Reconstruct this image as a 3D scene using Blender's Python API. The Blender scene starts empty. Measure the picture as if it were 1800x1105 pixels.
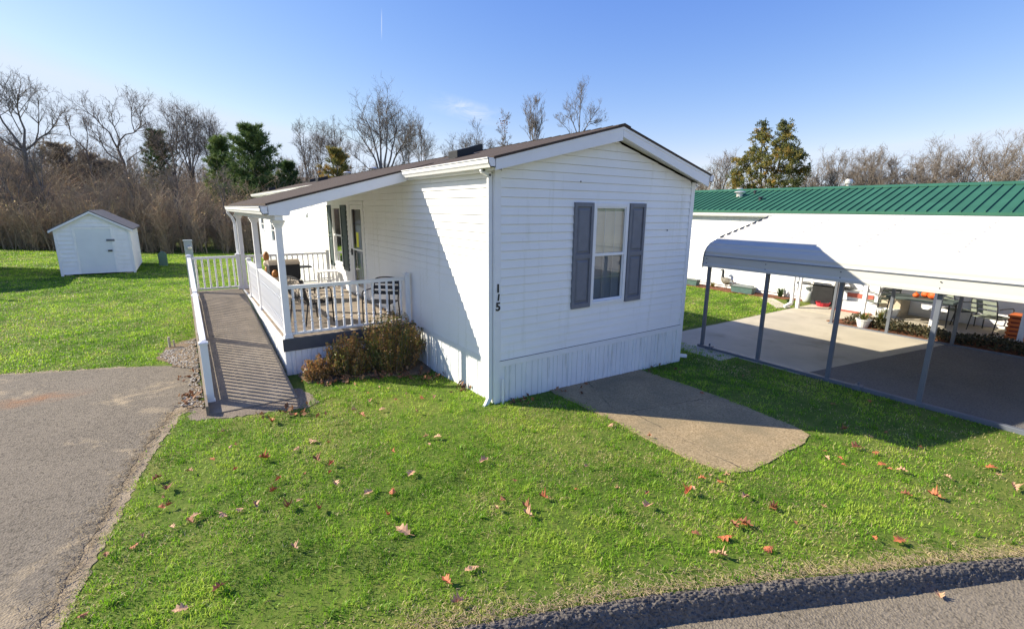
import bpy, bmesh, math, random
import numpy as np
from mathutils import Vector, Matrix
random.seed(7); RNG = np.random.default_rng(11)
SC = bpy.context.scene; COL = SC.collection
PI = math.pi

# ---------------------------------------------------------------- materials
def newmat(name):
    m = bpy.data.materials.new(name); m.use_nodes = True
    nt = m.node_tree; nt.nodes.clear()
    out = nt.nodes.new('ShaderNodeOutputMaterial')
    return m, nt, out
def N(nt, typ, **kw):
    n = nt.nodes.new(typ)
    for k, v in kw.items(): setattr(n, k, v)
    return n
def c4(c): return (c[0], c[1], c[2], 1.0)
def ramp(nt, fac, stops):
    r = N(nt, 'ShaderNodeValToRGB'); e = r.color_ramp.elements
    while len(e) < len(stops): e.new(0.5)
    for el, (p, c) in zip(e, stops): el.position = p; el.color = c4(c)
    if fac is not None: nt.links.new(fac, r.inputs[0])
    return r.outputs[0]
def noise(nt, vec, scale, detail=4, rough=.55, dist=0):
    n = N(nt, 'ShaderNodeTexNoise'); n.inputs['Scale'].default_value = scale
    n.inputs['Detail'].default_value = detail; n.inputs['Roughness'].default_value = rough
    n.inputs['Distortion'].default_value = dist
    if vec is not None: nt.links.new(vec, n.inputs['Vector'])
    return n.outputs['Fac']
def mixc(nt, fac, a, b, mode='MIX'):
    m = N(nt, 'ShaderNodeMix', data_type='RGBA', blend_type=mode)
    for sock, v in ((0, fac), (6, a), (7, b)):
        if hasattr(v, 'is_output'): nt.links.new(v, m.inputs[sock])
        elif sock == 0: m.inputs[0].default_value = v
        else: m.inputs[sock].default_value = c4(v)
    return m.outputs[2]
def maprange(nt, v, a, b, c=0, d=1):
    m = N(nt, 'ShaderNodeMapRange'); nt.links.new(v, m.inputs[0])
    for i, x in enumerate((a, b, c, d)): m.inputs[i + 1].default_value = x
    return m.outputs[0]
def math_(nt, op, a, b=None):
    m = N(nt, 'ShaderNodeMath', operation=op)
    for i, v in enumerate((a, b)):
        if v is None: continue
        if hasattr(v, 'is_output'): nt.links.new(v, m.inputs[i])
        else: m.inputs[i].default_value = v
    return m.outputs[0]
def objco(nt, scale=None):
    t = N(nt, 'ShaderNodeTexCoord').outputs['Object']
    if scale:
        mp = N(nt, 'ShaderNodeMapping'); mp.inputs['Scale'].default_value = scale
        nt.links.new(t, mp.inputs['Vector']); return mp.outputs[0]
    return t
def bumpn(nt, h, strength, dist):
    b = N(nt, 'ShaderNodeBump'); b.inputs['Strength'].default_value = strength; b.inputs['Distance'].default_value = dist
    nt.links.new(h, b.inputs['Height']); return b.outputs[0]
def principled(nt, out, col, rough=.5, metal=0, normal=None, spec=.5):
    p = N(nt, 'ShaderNodeBsdfPrincipled')
    if hasattr(col, 'is_output'): nt.links.new(col, p.inputs['Base Color'])
    else: p.inputs['Base Color'].default_value = c4(col)
    if hasattr(rough, 'is_output'): nt.links.new(rough, p.inputs['Roughness'])
    else: p.inputs['Roughness'].default_value = rough
    p.inputs['Metallic'].default_value = metal
    p.inputs['Specular IOR Level'].default_value = spec
    if normal is not None: nt.links.new(normal, p.inputs['Normal'])
    nt.links.new(p.outputs[0], out.inputs[0]); return p
def pmat(name, base, var=.1, scale=6, rough=.5, bump=0, bscale=60, metal=0, spec=.4, dirt=None, dirtamt=0, dscale=2.5, streak=False):
    m, nt, out = newmat(name); co = objco(nt)
    f = noise(nt, co, scale)
    lo = tuple(x * (1 - var) for x in base); hi = tuple(min(1, x * (1 + var)) for x in base)
    col = ramp(nt, f, [(.3, lo), (.7, hi)])
    if dirt:
        dco = objco(nt, (6, 6, .6)) if streak else co
        d = noise(nt, dco, dscale, 6, .65)
        col = mixc(nt, maprange(nt, d, .56, .78, 0, dirtamt), col, dirt)
    nrm = None
    if bump: nrm = bumpn(nt, noise(nt, co, bscale, 3), bump, .01)
    principled(nt, out, col, rough, metal, nrm, spec)
    return m
def amat(name, stops, rough=.6, trans=0, spec=.25):
    """colour from the per-point attribute 'tint' (0..1), optional translucency for thin leaves"""
    m, nt, out = newmat(name)
    a = N(nt, 'ShaderNodeAttribute'); a.attribute_name = 'tint'
    col = ramp(nt, a.outputs['Fac'], stops)
    p = principled(nt, out, col, rough, 0, None, spec)
    if trans:
        t = N(nt, 'ShaderNodeBsdfTranslucent'); nt.links.new(col, t.inputs['Color'])
        mx = N(nt, 'ShaderNodeMixShader'); mx.inputs[0].default_value = trans
        nt.links.new(p.outputs[0], mx.inputs[1]); nt.links.new(t.outputs[0], mx.inputs[2])
        nt.links.new(mx.outputs[0], out.inputs[0])
    return m
def glassmat(name, tint=(.9, .95, .95), refl=.1):
    m, nt, out = newmat(name)
    t = N(nt, 'ShaderNodeBsdfTransparent'); t.inputs[0].default_value = c4(tint)
    g = N(nt, 'ShaderNodeBsdfGlossy'); g.inputs['Roughness'].default_value = .02
    fr = N(nt, 'ShaderNodeFresnel'); fr.inputs[0].default_value = 1.45
    f = math_(nt, 'MULTIPLY_ADD', fr.outputs[0], 1.0); f.node.inputs[2].default_value = refl
    mx = N(nt, 'ShaderNodeMixShader'); nt.links.new(f, mx.inputs[0])
    nt.links.new(t.outputs[0], mx.inputs[1]); nt.links.new(g.outputs[0], mx.inputs[2])
    nt.links.new(mx.outputs[0], out.inputs[0]); return m

# ---------------------------------------------------------------- objects
OFF = {}
def tag(o, label=None, cat=None, group=None, kind=None):
    if label: o['label'] = label
    if cat: o['category'] = cat
    if group: o['group'] = group
    if kind: o['kind'] = kind
    return o
def thing(name, label, cat, loc=(0, 0, 0), rotz=0, group=None, local=False):
    o = bpy.data.objects.new(name, None); COL.objects.link(o)
    o.empty_display_size = .2
    o.location = loc; o.rotation_euler = (0, 0, rotz)
    OFF[o.name] = Vector((0, 0, 0)) if local else Vector(loc)
    return tag(o, label, cat, group)
def link(name, me, mat, parent=None, loc=None):
    o = bpy.data.objects.new(name, me); COL.objects.link(o)
    if mat and not me.materials: me.materials.append(mat)
    if parent is not None:
        o.parent = parent
    OFF[o.name] = OFF.get(parent.name, Vector()) if parent is not None else Vector()
    if loc is not None: o.location = Vector(loc) - OFF[o.name]
    return o
def dup(o, parent=None, loc=None, rot=None, scale=None):
    c = o.copy(); COL.objects.link(c); c.parent = parent
    OFF[c.name] = OFF.get(o.name, Vector())
    if loc is not None: c.location = loc
    if rot is not None: c.rotation_euler = rot
    if scale is not None: c.scale = scale
    for ch in list(o.children): dup(ch, c)
    return c

class MB:
    def __init__(s): s.v = []; s.f = []
    def add(s, vs, fs):
        b = len(s.v); s.v += [tuple(x) for x in vs]; s.f += [tuple(i + b for i in f) for f in fs]; return s
    def box(s, x0, x1, y0, y1, z0, z1, T=None):
        vs = [(x, y, z) for z in (z0, z1) for y in (y0, y1) for x in (x0, x1)]
        if T: vs = [T(*p) for p in vs]
        return s.add(vs, [(0, 2, 3, 1), (4, 5, 7, 6), (0, 1, 5, 4), (2, 6, 7, 3), (0, 4, 6, 2), (1, 3, 7, 5)])
    def hexa(s, bottom, top):
        return s.add(list(bottom) + list(top), [(3, 2, 1, 0), (4, 5, 6, 7), (0, 1, 5, 4), (1, 2, 6, 5), (2, 3, 7, 6), (3, 0, 4, 7)])
    def bar(s, a, b, w, h, up=(0, 0, 1)):
        a = Vector(a); b = Vector(b); d = (b - a).normalized(); up = Vector(up)
        sd = d.cross(up)
        if sd.length < 1e-5: sd = d.cross(Vector((1, 0, 0)))
        sd.normalize(); u = sd.cross(d); sd *= w / 2; u *= h / 2
        return s.hexa([a - sd - u, a + sd - u, b + sd - u, b - sd - u], [a - sd + u, a + sd + u, b + sd + u, b - sd + u])
    def quad(s, a, b, c, d): return s.add([a, b, c, d], [(0, 1, 2, 3)])
    def poly(s, pts): return s.add(pts, [tuple(range(len(pts)))])
    def prism(s, poly, ext, cap=True):
        """poly: list of 3-D points, ext: offset vector"""
        n = len(poly); e = Vector(ext)
        vs = [Vector(p) for p in poly] + [Vector(p) + e for p in poly]
        fs = [(i, (i + 1) % n, n + (i + 1) % n, n + i) for i in range(n)]
        if cap: fs += [tuple(range(n))[::-1], tuple(range(n, 2 * n))]
        return s.add(vs, fs)
    def tube(s, pts, rads, n=8, cap=True):
        pts = [Vector(p) for p in pts]
        if not hasattr(rads, '__len__'): rads = [rads] * len(pts)
        b = len(s.v); ref = None
        for i, p in enumerate(pts):
            d = (pts[min(i + 1, len(pts) - 1)] - pts[max(i - 1, 0)])
            d = d.normalized() if d.length > 1e-9 else Vector((0, 0, 1))
            if ref is None:
                ref = d.cross(Vector((0, 0, 1)))
                if ref.length < .1: ref = d.cross(Vector((1, 0, 0)))
            a = (ref - d * ref.dot(d)).normalized(); ref = a; c = d.cross(a)
            for k in range(n):
                t = 2 * PI * k / n
                s.v.append(tuple(p + (a * math.cos(t) + c * math.sin(t)) * rads[i]))
        for i in range(len(pts) - 1):
            for k in range(n):
                k2 = (k + 1) % n
                s.f.append((b + i * n + k, b + i * n + k2, b + (i + 1) * n + k2, b + (i + 1) * n + k))
        if cap:
            s.f.append(tuple(b + k for k in range(n))[::-1]); m = b + (len(pts) - 1) * n
            s.f.append(tuple(m + k for k in range(n)))
        return s
    def lathe(s, prof, c=(0, 0, 0), n=12, cap=True, sx=1, sy=1):
        """prof: [(r, z)]"""
        b = len(s.v)
        for r, z in prof:
            for k in range(n):
                t = 2 * PI * k / n
                s.v.append((c[0] + r * sx * math.cos(t), c[1] + r * sy * math.sin(t), c[2] + z))
        for i in range(len(prof) - 1):
            for k in range(n):
                k2 = (k + 1) % n
                s.f.append((b + i * n + k, b + i * n + k2, b + (i + 1) * n + k2, b + (i + 1) * n + k))
        if cap:
            s.f.append(tuple(b + k for k in range(n))[::-1]); m = b + (len(prof) - 1) * n
            s.f.append(tuple(m + k for k in range(n)))
        return s
    def mesh(s, name, off=(0, 0, 0), smooth=False, fix=True):
        me = bpy.data.meshes.new(name); o = Vector(off)
        me.from_pydata([tuple(Vector(p) - o) for p in s.v] if o.length else s.v, [], s.f)
        if fix and len(s.f) < 30000:
            bm = bmesh.new(); bm.from_mesh(me); bmesh.ops.recalc_face_normals(bm, faces=bm.faces); bm.to_mesh(me); bm.free()
        if smooth: me.polygons.foreach_set('use_smooth', [True] * len(me.polygons))
        me.update(); return me
    def build(s, name, mat, parent=None, bevel=0, smooth=False, fix=True, local=False):
        off = OFF.get(parent.name, Vector()) if parent is not None and not local else Vector()
        me = s.mesh(name, off, smooth, fix); me.materials.append(mat)
        o = bpy.data.objects.new(name, me); COL.objects.link(o)
        if parent is not None: o.parent = parent
        OFF[o.name] = off
        if bevel:
            b = o.modifiers.new('bevel', 'BEVEL'); b.width = bevel; b.segments = 2; b.limit_method = 'ANGLE'; b.angle_limit = math.radians(40)
        return o

def npmesh(name, V, T, tint=None, mat=None, parent=None, off=None):
    """fast triangle mesh: V (n,3) floats, T (m,3) ints, tint per vertex"""
    if off is None: off = OFF.get(parent.name, Vector()) if parent is not None else Vector()
    V = np.asarray(V, np.float32) - np.array(off, np.float32); T = np.asarray(T, np.int32)
    me = bpy.data.meshes.new(name)
    me.vertices.add(len(V)); me.vertices.foreach_set('co', V.ravel())
    me.loops.add(T.size); me.loops.foreach_set('vertex_index', T.ravel())
    me.polygons.add(len(T)); me.polygons.foreach_set('loop_start', np.arange(0, T.size, 3, dtype=np.int32))
    me.polygons.foreach_set('loop_total', np.full(len(T), 3, np.int32))
    me.update(calc_edges=True)
    if tint is not None:
        a = me.attributes.new('tint', 'FLOAT', 'POINT'); a.data.foreach_set('value', np.asarray(tint, np.float32))
    if mat: me.materials.append(mat)
    o = bpy.data.objects.new(name, me); COL.objects.link(o)
    if parent is not None: o.parent = parent
    OFF[o.name] = Vector(off)
    return o

# numpy helpers --------------------------------------------------------
_L = np.random.default_rng(5).random((64, 64))
def vnoise(x, y, s):
    x = np.asarray(x, float) * s; y = np.asarray(y, float) * s
    xi = np.floor(x).astype(int); yi = np.floor(y).astype(int); fx = x - xi; fy = y - yi
    fx = fx * fx * (3 - 2 * fx); fy = fy * fy * (3 - 2 * fy)
    g = lambda a, b: _L[a % 64, b % 64]
    return (g(xi, yi) * (1 - fx) + g(xi + 1, yi) * fx) * (1 - fy) + (g(xi, yi + 1) * (1 - fx) + g(xi + 1, yi + 1) * fx) * fy
def fbm(x, y, s): return .5 * vnoise(x, y, s) + .3 * vnoise(x + 9.1, y + 3.7, s * 2.3) + .2 * vnoise(x + 1.3, y + 7.9, s * 5.1)
def inpoly(x, y, P):
    r = np.zeros(len(x), bool); n = len(P)
    for i in range(n):
        x1, y1 = P[i]; x2, y2 = P[(i + 1) % n]
        c = ((y1 > y) != (y2 > y))
        with np.errstate(divide='ignore', invalid='ignore'):
            r ^= c & (x < (x2 - x1) * (y - y1) / (y2 - y1 + 1e-12) + x1)
    return r
def segdist(x, y, P, closed=False):
    d = np.full(np.shape(x), 1e9)
    for i in range(len(P) - (0 if closed else 1)):
        x1, y1 = P[i]; x2, y2 = P[(i + 1) % len(P)]
        L = (x2 - x1) ** 2 + (y2 - y1) ** 2
        t = np.clip(((x - x1) * (x2 - x1) + (y - y1) * (y2 - y1)) / L, 0, 1)
        d = np.minimum(d, np.hypot(x - x1 - t * (x2 - x1), y - y1 - t * (y2 - y1)))
    return d
def prisms(A, B, ra, rb, n=3):
    """many tapered n-sided sticks -> V, T"""
    A = np.asarray(A, float); B = np.asarray(B, float); D = B - A
    L = np.linalg.norm(D, axis=1, keepdims=True) + 1e-9; D = D / L
    ref = np.where(np.abs(D[:, 2:3]) > .9, np.array([[1., 0, 0]]), np.array([[0, 0, 1.]]))
    a = np.cross(D, ref); a /= np.linalg.norm(a, axis=1, keepdims=True) + 1e-9; b = np.cross(D, a)
    ra = np.broadcast_to(np.asarray(ra, float), (len(A),))[:, None]; rb = np.broadcast_to(np.asarray(rb, float), (len(A),))[:, None]
    V = np.empty((len(A), 2 * n, 3))
    for k in range(n):
        t = 2 * PI * k / n; o = a * math.cos(t) + b * math.sin(t)
        V[:, k] = A + o * ra; V[:, n + k] = B + o * rb
    T = []
    for k in range(n):
        k2 = (k + 1) % n; T += [(k, k2, n + k2), (k, n + k2, n + k)]
    T = np.array(T)[None] + (np.arange(len(A)) * 2 * n)[:, None, None]
    return V.reshape(-1, 3), T.reshape(-1, 3)
def merge(parts):
    Vs, Ts, Cs = [], [], []; b = 0
    for p in parts:
        V, T = p[0], p[1]; Vs.append(V); Ts.append(np.asarray(T) + b); b += len(V)
        Cs.append(np.broadcast_to(np.asarray(p[2] if len(p) > 2 else .5, float), (len(V),)))
    return np.concatenate(Vs), np.concatenate(Ts), np.concatenate(Cs)
def unit(v): return v / (np.linalg.norm(v, axis=-1, keepdims=True) + 1e-9)

# ---------------------------------------------------------------- materials list
M = {}
M['siding'] = pmat('white_vinyl', (.84, .84, .83), .03, 1.5, .42, spec=.4, dirt=(.58, .575, .48), dirtamt=.45, dscale=1.3, streak=True)
M['skirt'] = pmat('white_skirting', (.78, .79, .79), .04, 3, .5, dirt=(.30, .33, .24), dirtamt=.9, dscale=1.5, streak=True)
M['trim'] = pmat('white_trim', (.80, .80, .80), .03, 4, .4, dirt=(.6, .6, .55), dirtamt=.15)
M['vinylrail'] = pmat('white_rail', (.80, .80, .80), .02, 4, .35)
M['shutter'] = pmat('grey_shutter', (.165, .175, .205), .08, 8, .55, bump=.15, bscale=90)
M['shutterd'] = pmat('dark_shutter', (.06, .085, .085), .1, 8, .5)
M['blind'] = pmat('blind', (.94, .89, .76), .05, 3, .6)  # cream slats, brightened to stand in for the upper pane's reflection
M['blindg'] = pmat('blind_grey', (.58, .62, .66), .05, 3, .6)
M['glass'] = glassmat('window_glass', (.95, .97, .97), .05)
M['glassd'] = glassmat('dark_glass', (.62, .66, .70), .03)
M['black'] = pmat('black_paint', (.02, .02, .022), .2, 10, .45)
M['dark'] = pmat('dark_metal', (.035, .037, .042), .2, 10, .5)
M['deck'] = pmat('deck_boards', (.29, .24, .19), .18, 3, .75, bump=.3, bscale=40, dirt=(.16, .14, .12), dirtamt=.4)
M['rampdeck'] = pmat('ramp_boards', (.215, .178, .135), .2, 3, .8, bump=.4, bscale=50, dirt=(.12, .11, .09), dirtamt=.5)
M['rim'] = pmat('grey_rim_board', (.075, .08, .095), .12, 5, .6)
M['steel'] = pmat('galvanised_steel', (.15, .165, .195), .1, 5, .45, metal=.15, dirt=(.11, .11, .12), dirtamt=.4)
M['cpwhite'] = pmat('carport_white_metal', (.53, .515, .465), .03, 2, .5, spec=.25)
M['greensteel'] = pmat('green_steel', (.035, .125, .078), .12, 1.5, .6, spec=.2)
M['orange'] = pmat('orange_plastic', (.62, .15, .035), .1, 5, .4)
M['pumpkin'] = pmat('pumpkin_skin', (.75, .12, .02), .15, 8, .5)
M['wood'] = pmat('stained_wood', (.42, .17, .04), .3, 14, .5)
M['cream'] = pmat('cream_wood', (.66, .55, .4), .15, 14, .6)
M['greenbox'] = pmat('green_pedestal', (.09, .17, .13), .08, 4, .5)
M['greybox'] = pmat('grey_pedestal', (.36, .42, .42), .06, 4, .5)
M['concrete'] = pmat('pale_concrete', (.47, .42, .33), .12, 1.2, .85, bump=.25, bscale=70, dirt=(.2, .165, .115), dirtamt=.7, dscale=.8)
M['redbrick'] = pmat('red_step', (.38, .1, .07), .25, 9, .8)
M['cap'] = pmat('tan_panel', (.5, .43, .32), .1, 5, .7)
M['shed'] = pmat('shed_white', (.84, .84, .83), .05, 3, .55, dirt=(.5, .5, .45), dirtamt=.3)
M['sheddoor'] = pmat('shed_door', (.74, .77, .78), .04, 2, .5)
M['yellow'] = pmat('yellow_paper', (.75, .75, .08), .03, 5, .7)
M['tankw'] = pmat('tank_white', (.7, .72, .72), .03, 5, .35)
M['goose'] = pmat('goose_grey', (.17, .15, .115), .3, 14, .6)
M['goosew'] = pmat('goose_white', (.6, .58, .5), .1, 14, .6)
M['planter'] = pmat('green_planter', (.09, .15, .14), .15, 8, .5)
M['greenmetal'] = pmat('green_grey_metal', (.075, .10, .095), .15, 8, .45)
M['seat'] = pmat('seat_mesh', (.22, .25, .20), .15, 12, .7)
M['bark'] = pmat('bark', (.18, .155, .135), .3, 5, .9, bump=.6, bscale=14)
M['barkl'] = pmat('grey_bark', (.20, .17, .145), .25, 5, .9, bump=.5, bscale=14)
M['redplastic'] = pmat('red_plastic', (.5, .03, .05), .1, 6, .4)
M['silver'] = pmat('silver_lid', (.62, .60, .55), .08, 6, .35, metal=.5)
def shingle_mat(name, a, b, lap=(1, 1, 1)):
    m, nt, out = newmat(name); co = objco(nt)
    br = N(nt, 'ShaderNodeTexBrick'); nt.links.new(objco(nt, lap), br.inputs['Vector'])
    br.inputs['Scale'].default_value = 1; br.inputs['Brick Width'].default_value = .32; br.inputs['Row Height'].default_value = .14
    br.inputs['Mortar Size'].default_value = .008; br.inputs['Color1'].default_value = c4(a); br.inputs['Color2'].default_value = c4(b)
    br.inputs['Mortar'].default_value = c4(tuple(x * .45 for x in a))
    g = noise(nt, co, 45, 3, .7)
    col = mixc(nt, .55, br.outputs['Color'], ramp(nt, g, [(.3, tuple(x * .5 for x in a)), (.7, tuple(x * 1.7 for x in b))]))
    col = mixc(nt, maprange(nt, noise(nt, co, .7), .4, .7, 0, .35), col, tuple(x * 1.35 for x in b))
    h = math_(nt, 'ADD', math_(nt, 'MULTIPLY', g, .5), br.outputs['Fac'])
    principled(nt, out, col, .92, 0, bumpn(nt, h, .6, .01), .2); return m
M['shingle'] = shingle_mat('brown_shingles', (.056, .042, .034), (.074, .057, .047))
M['shingleg'] = shingle_mat('grey_shingles', (.10, .097, .10), (.15, .145, .15))
def asphalt_mat(name, base, straw=None, strawamt=0, speck=1.0, rust=None):
    m, nt, out = newmat(name); co = objco(nt)
    v = N(nt, 'ShaderNodeTexVoronoi'); v.inputs['Scale'].default_value = 55; nt.links.new(co, v.inputs['Vector'])
    sp = N(nt, 'ShaderNodeSeparateColor'); nt.links.new(v.outputs['Color'], sp.inputs[0])
    g = noise(nt, co, 95, 4, .7); big = noise(nt, co, .9, 5, .6)
    lo = tuple(x * (1 - .45 * speck) for x in base); hi = tuple(x * (1 + .6 * speck) for x in base)
    col = mixc(nt, .55, ramp(nt, sp.outputs[0], [(.1, lo), (.9, hi)]), ramp(nt, g, [(.3, lo), (.72, hi)]))
    col = mixc(nt, maprange(nt, big, .35, .7, 0, .55), col, tuple(x * 1.45 for x in base))
    col = mixc(nt, maprange(nt, noise(nt, co, 38, 2, .5), .57, .64, 0, .6 * speck), col, tuple(x * .35 for x in base))
    if straw:
        s = noise(nt, co, 1.1, 7, .72, .6)
        col = mixc(nt, maprange(nt, s, .56, .68, 0, strawamt), col, straw)
    if rust:
        c, r = rust; gm = N(nt, 'ShaderNodeMapping'); nt.links.new(co, gm.inputs['Vector'])
        gm.inputs['Location'].default_value = (-c[0] / r[0], -c[1] / r[1], 0); gm.inputs['Scale'].default_value = (1 / r[0], 1 / r[1], 0)
        ln = N(nt, 'ShaderNodeVectorMath', operation='LENGTH'); nt.links.new(gm.outputs[0], ln.inputs[0])
        k = math_(nt, 'MULTIPLY', maprange(nt, ln.outputs['Value'], 1, .2, 0, 1), maprange(nt, noise(nt, co, 4), .35, .65, .1, .7))
        col = mixc(nt, k, col, (.30, .14, .06))
    h = math_(nt, 'ADD', g, math_(nt, 'MULTIPLY', v.outputs['Distance'], .8))
    principled(nt, out, col, .9, 0, bumpn(nt, h, .75, .012), .25); return m
M['apron'] = asphalt_mat('ramp_foot', (.19, .155, .12), (.30, .24, .16), .4, .8)
M['drive'] = asphalt_mat('old_asphalt', (.168, .143, .110), (.42, .335, .22), .75, 1.1, ((-5.3, 3.55), (.75, .3)))
M['road'] = asphalt_mat('road_asphalt', (.195, .165, .122), None, 0, .9)
M['berm'] = asphalt_mat('kerb_asphalt', (.135, .120, .105), (.26, .22, .17), .5, 1.0)
M['cpasphalt'] = asphalt_mat('carport_asphalt', (.16, .15, .14), None, 0, .6)
def pad_mat():
    m, nt, out = newmat('aggregate_pad'); co = objco(nt)
    v = N(nt, 'ShaderNodeTexVoronoi'); v.inputs['Scale'].default_value = 70; nt.links.new(co, v.inputs['Vector'])
    sp = N(nt, 'ShaderNodeSeparateColor'); nt.links.new(v.outputs['Color'], sp.inputs[0])
    col = ramp(nt, sp.outputs[0], [(0, (.235, .175, .095)), (.5, (.345, .255, .14)), (1, (.47, .355, .21))])
    col = mixc(nt, maprange(nt, noise(nt, co, 1.6, 6), .40, .68, 0, .7), col, (.21, .175, .105))
    cr = N(nt, 'ShaderNodeTexVoronoi', feature='DISTANCE_TO_EDGE'); cr.inputs['Scale'].default_value = .45
    w = N(nt, 'ShaderNodeMix', data_type='VECTOR'); w.inputs[0].default_value = .09
    nz = N(nt, 'ShaderNodeTexNoise'); nz.inputs['Scale'].default_value = 5; nz.inputs['Detail'].default_value = 6; nt.links.new(co, nz.inputs['Vector'])
    nt.links.new(co, w.inputs[4]); nt.links.new(nz.outputs['Color'], w.inputs[5]); nt.links.new(w.outputs[1], cr.inputs['Vector'])
    k = math_(nt, 'MULTIPLY', maprange(nt, cr.outputs['Distance'], .0, .0042, .75, 0), maprange(nt, noise(nt, co, 2.3), .38, .55, 0, 1))
    col = mixc(nt, k, col, (.05, .045, .035))
    h = math_(nt, 'SUBTRACT', noise(nt, co, 120, 3, .7), math_(nt, 'MULTIPLY', k, 1.5))
    principled(nt, out, col, .9, 0, bumpn(nt, h, .7, .008), .25); return m
M['pad'] = pad_mat()
def soil_mat(name, stops, s1, bump):
    m, nt, out = newmat(name); co = objco(nt)
    a = noise(nt, co, s1, 6, .6); b = noise(nt, co, s1 * 14, 4, .7)
    col = mixc(nt, .45, ramp(nt, a, stops), ramp(nt, b, stops))
    principled(nt, out, col, .95, 0, bumpn(nt, b, bump, .03), .15); return m
M['soil'] = soil_mat('lawn_soil', [(.3, (.055, .095, .015)), (.5, (.10, .15, .022)), (.62, (.18, .19, .045)), (.75, (.28, .235, .11))], .55, .8)
M['sand'] = soil_mat('sandy_edge', [(.3, (.17, .135, .10)), (.5, (.36, .29, .20)), (.7, (.50, .41, .29))], 4, .8)
M['straw'] = amat('straw', [(0, (.3, .22, .12)), (1, (.6, .48, .3))], .7, .2, .2)
M['hill'] = soil_mat('leaf_litter_hill', [(.3, (.15, .12, .09)), (.55, (.24, .185, .135)), (.75, (.32, .25, .18))], .12, .8)
M['mulch'] = soil_mat('red_mulch', [(.3, (.12, .05, .03)), (.55, (.25, .11, .06)), (.75, (.35, .19, .11))], 6, 1)
M['dirt'] = soil_mat('bare_dirt', [(.3, (.15, .11, .07)), (.55, (.28, .21, .14)), (.75, (.42, .33, .22))], 3, 1)
M['grass'] = amat('grass_blades', [(0, (.045, .12, .008)), (.35, (.155, .335, .014)), (.62, (.285, .505, .028)), (.8, (.45, .59, .07)), (.9, (.52, .43, .19)), (1, (.66, .54, .31))], .5, .45, .35)
M['twig'] = amat('twigs', [(0, (.10, .085, .075)), (.5, (.24, .205, .175)), (.8, (.34, .285, .23)), (1, (.44, .36, .27))], .85, .2, .15)
M['brush'] = amat('brush', [(0, (.17, .15, .12)), (.4, (.36, .305, .225)), (.7, (.56, .465, .34)), (.86, (.64, .43, .28)), (1, (.62, .56, .28))], .85, .35, .15)
M['pine'] = amat('pine_needles', [(0, (.035, .062, .03)), (.5, (.085, .15, .052)), (1, (.19, .25, .07))], .6, .3, .25)
M['cedar'] = amat('cedar_foliage', [(0, (.07, .085, .035)), (.4, (.19, .20, .06)), (.65, (.36, .26, .07)), (1, (.52, .25, .07))], .7, .35, .2)
M['shrub'] = amat('shrub_leaves', [(0, (.04, .06, .02)), (.35, (.10, .14, .035)), (.55, (.22, .22, .05)), (.75, (.36, .18, .06)), (1, (.52, .30, .13))], .42, .3, .4)
M['ivy'] = amat('ground_cover_leaves', [(0, (.03, .035, .018)), (.5, (.085, .08, .04)), (.8, (.16, .12, .06)), (1, (.28, .2, .1))], .5, .2, .35)
M['leafbits'] = amat('leaf_litter', [(0, (.10, .05, .03)), (.5, (.24, .11, .055)), (1, (.42, .26, .15))], .65, .2, .25)
M['stone'] = amat('gravel_stones', [(0, (.2, .175, .14)), (.5, (.40, .36, .30)), (1, (.68, .64, .57))], .8, 0, .3)
M['leaf_tan'] = pmat('leaf_tan', (.50, .29, .165), .2, 25, .6)
M['leaf_red'] = pmat('leaf_red', (.42, .13, .05), .3, 25, .6)
M['leaf_brown'] = pmat('leaf_brown', (.26, .10, .045), .3, 25, .65)
# ---------------------------------------------------------------- camera, light, sky
CAMP = Vector((-3.309, -5.179, 2.63))
cam = bpy.data.cameras.new('camera'); co_ = bpy.data.objects.new('camera', cam); COL.objects.link(co_)
cam.sensor_width = 36; cam.lens = 16.603; cam.clip_end = 2000; cam.clip_start = .05
yaw, pit, rol = .605, .219, .010
fw = Vector((math.sin(yaw) * math.cos(pit), math.cos(yaw) * math.cos(pit), -math.sin(pit)))
rt = Vector((math.cos(yaw), -math.sin(yaw), 0)); up = rt.cross(fw)
r2 = rt * math.cos(rol) + up * math.sin(rol); u2 = up * math.cos(rol) - rt * math.sin(rol)
co_.matrix_world = Matrix(((r2.x, u2.x, -fw.x, CAMP.x), (r2.y, u2.y, -fw.y, CAMP.y), (r2.z, u2.z, -fw.z, CAMP.z), (0, 0, 0, 1)))
SC.camera = co_
SUNV = Vector((-1, .92, .87)).normalized()
EL = math.asin(SUNV.z); AZ = math.atan2(SUNV.x, SUNV.y)
sun = bpy.data.lights.new('sun', 'SUN'); sun.energy = 5.0; sun.angle = math.radians(.5); sun.color = (1, .91, .74)
so = bpy.data.objects.new('sun', sun); COL.objects.link(so)
so.rotation_euler = (-SUNV).to_track_quat('-Z', 'Y').to_euler(); so.location = (0, 0, 30)
W = bpy.data.worlds.new('World'); SC.world = W; W.use_nodes = True
wt = W.node_tree; wt.nodes.clear()
wo = N(wt, 'ShaderNodeOutputWorld'); bg = N(wt, 'ShaderNodeBackground')
sky = N(wt, 'ShaderNodeTexSky', sky_type='NISHITA'); sky.sun_disc = False
sky.sun_elevation = EL; sky.sun_rotation = AZ; sky.altitude = 250; sky.air_density = 1.15; sky.dust_density = .3; sky.ozone_density = 1.6
tc = N(wt, 'ShaderNodeTexCoord').outputs['Generated']
def wdot(v):
    d = N(wt, 'ShaderNodeVectorMath', operation='DOT_PRODUCT'); wt.links.new(tc, d.inputs[0]); d.inputs[1].default_value = v
    return d.outputs['Value']
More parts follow.
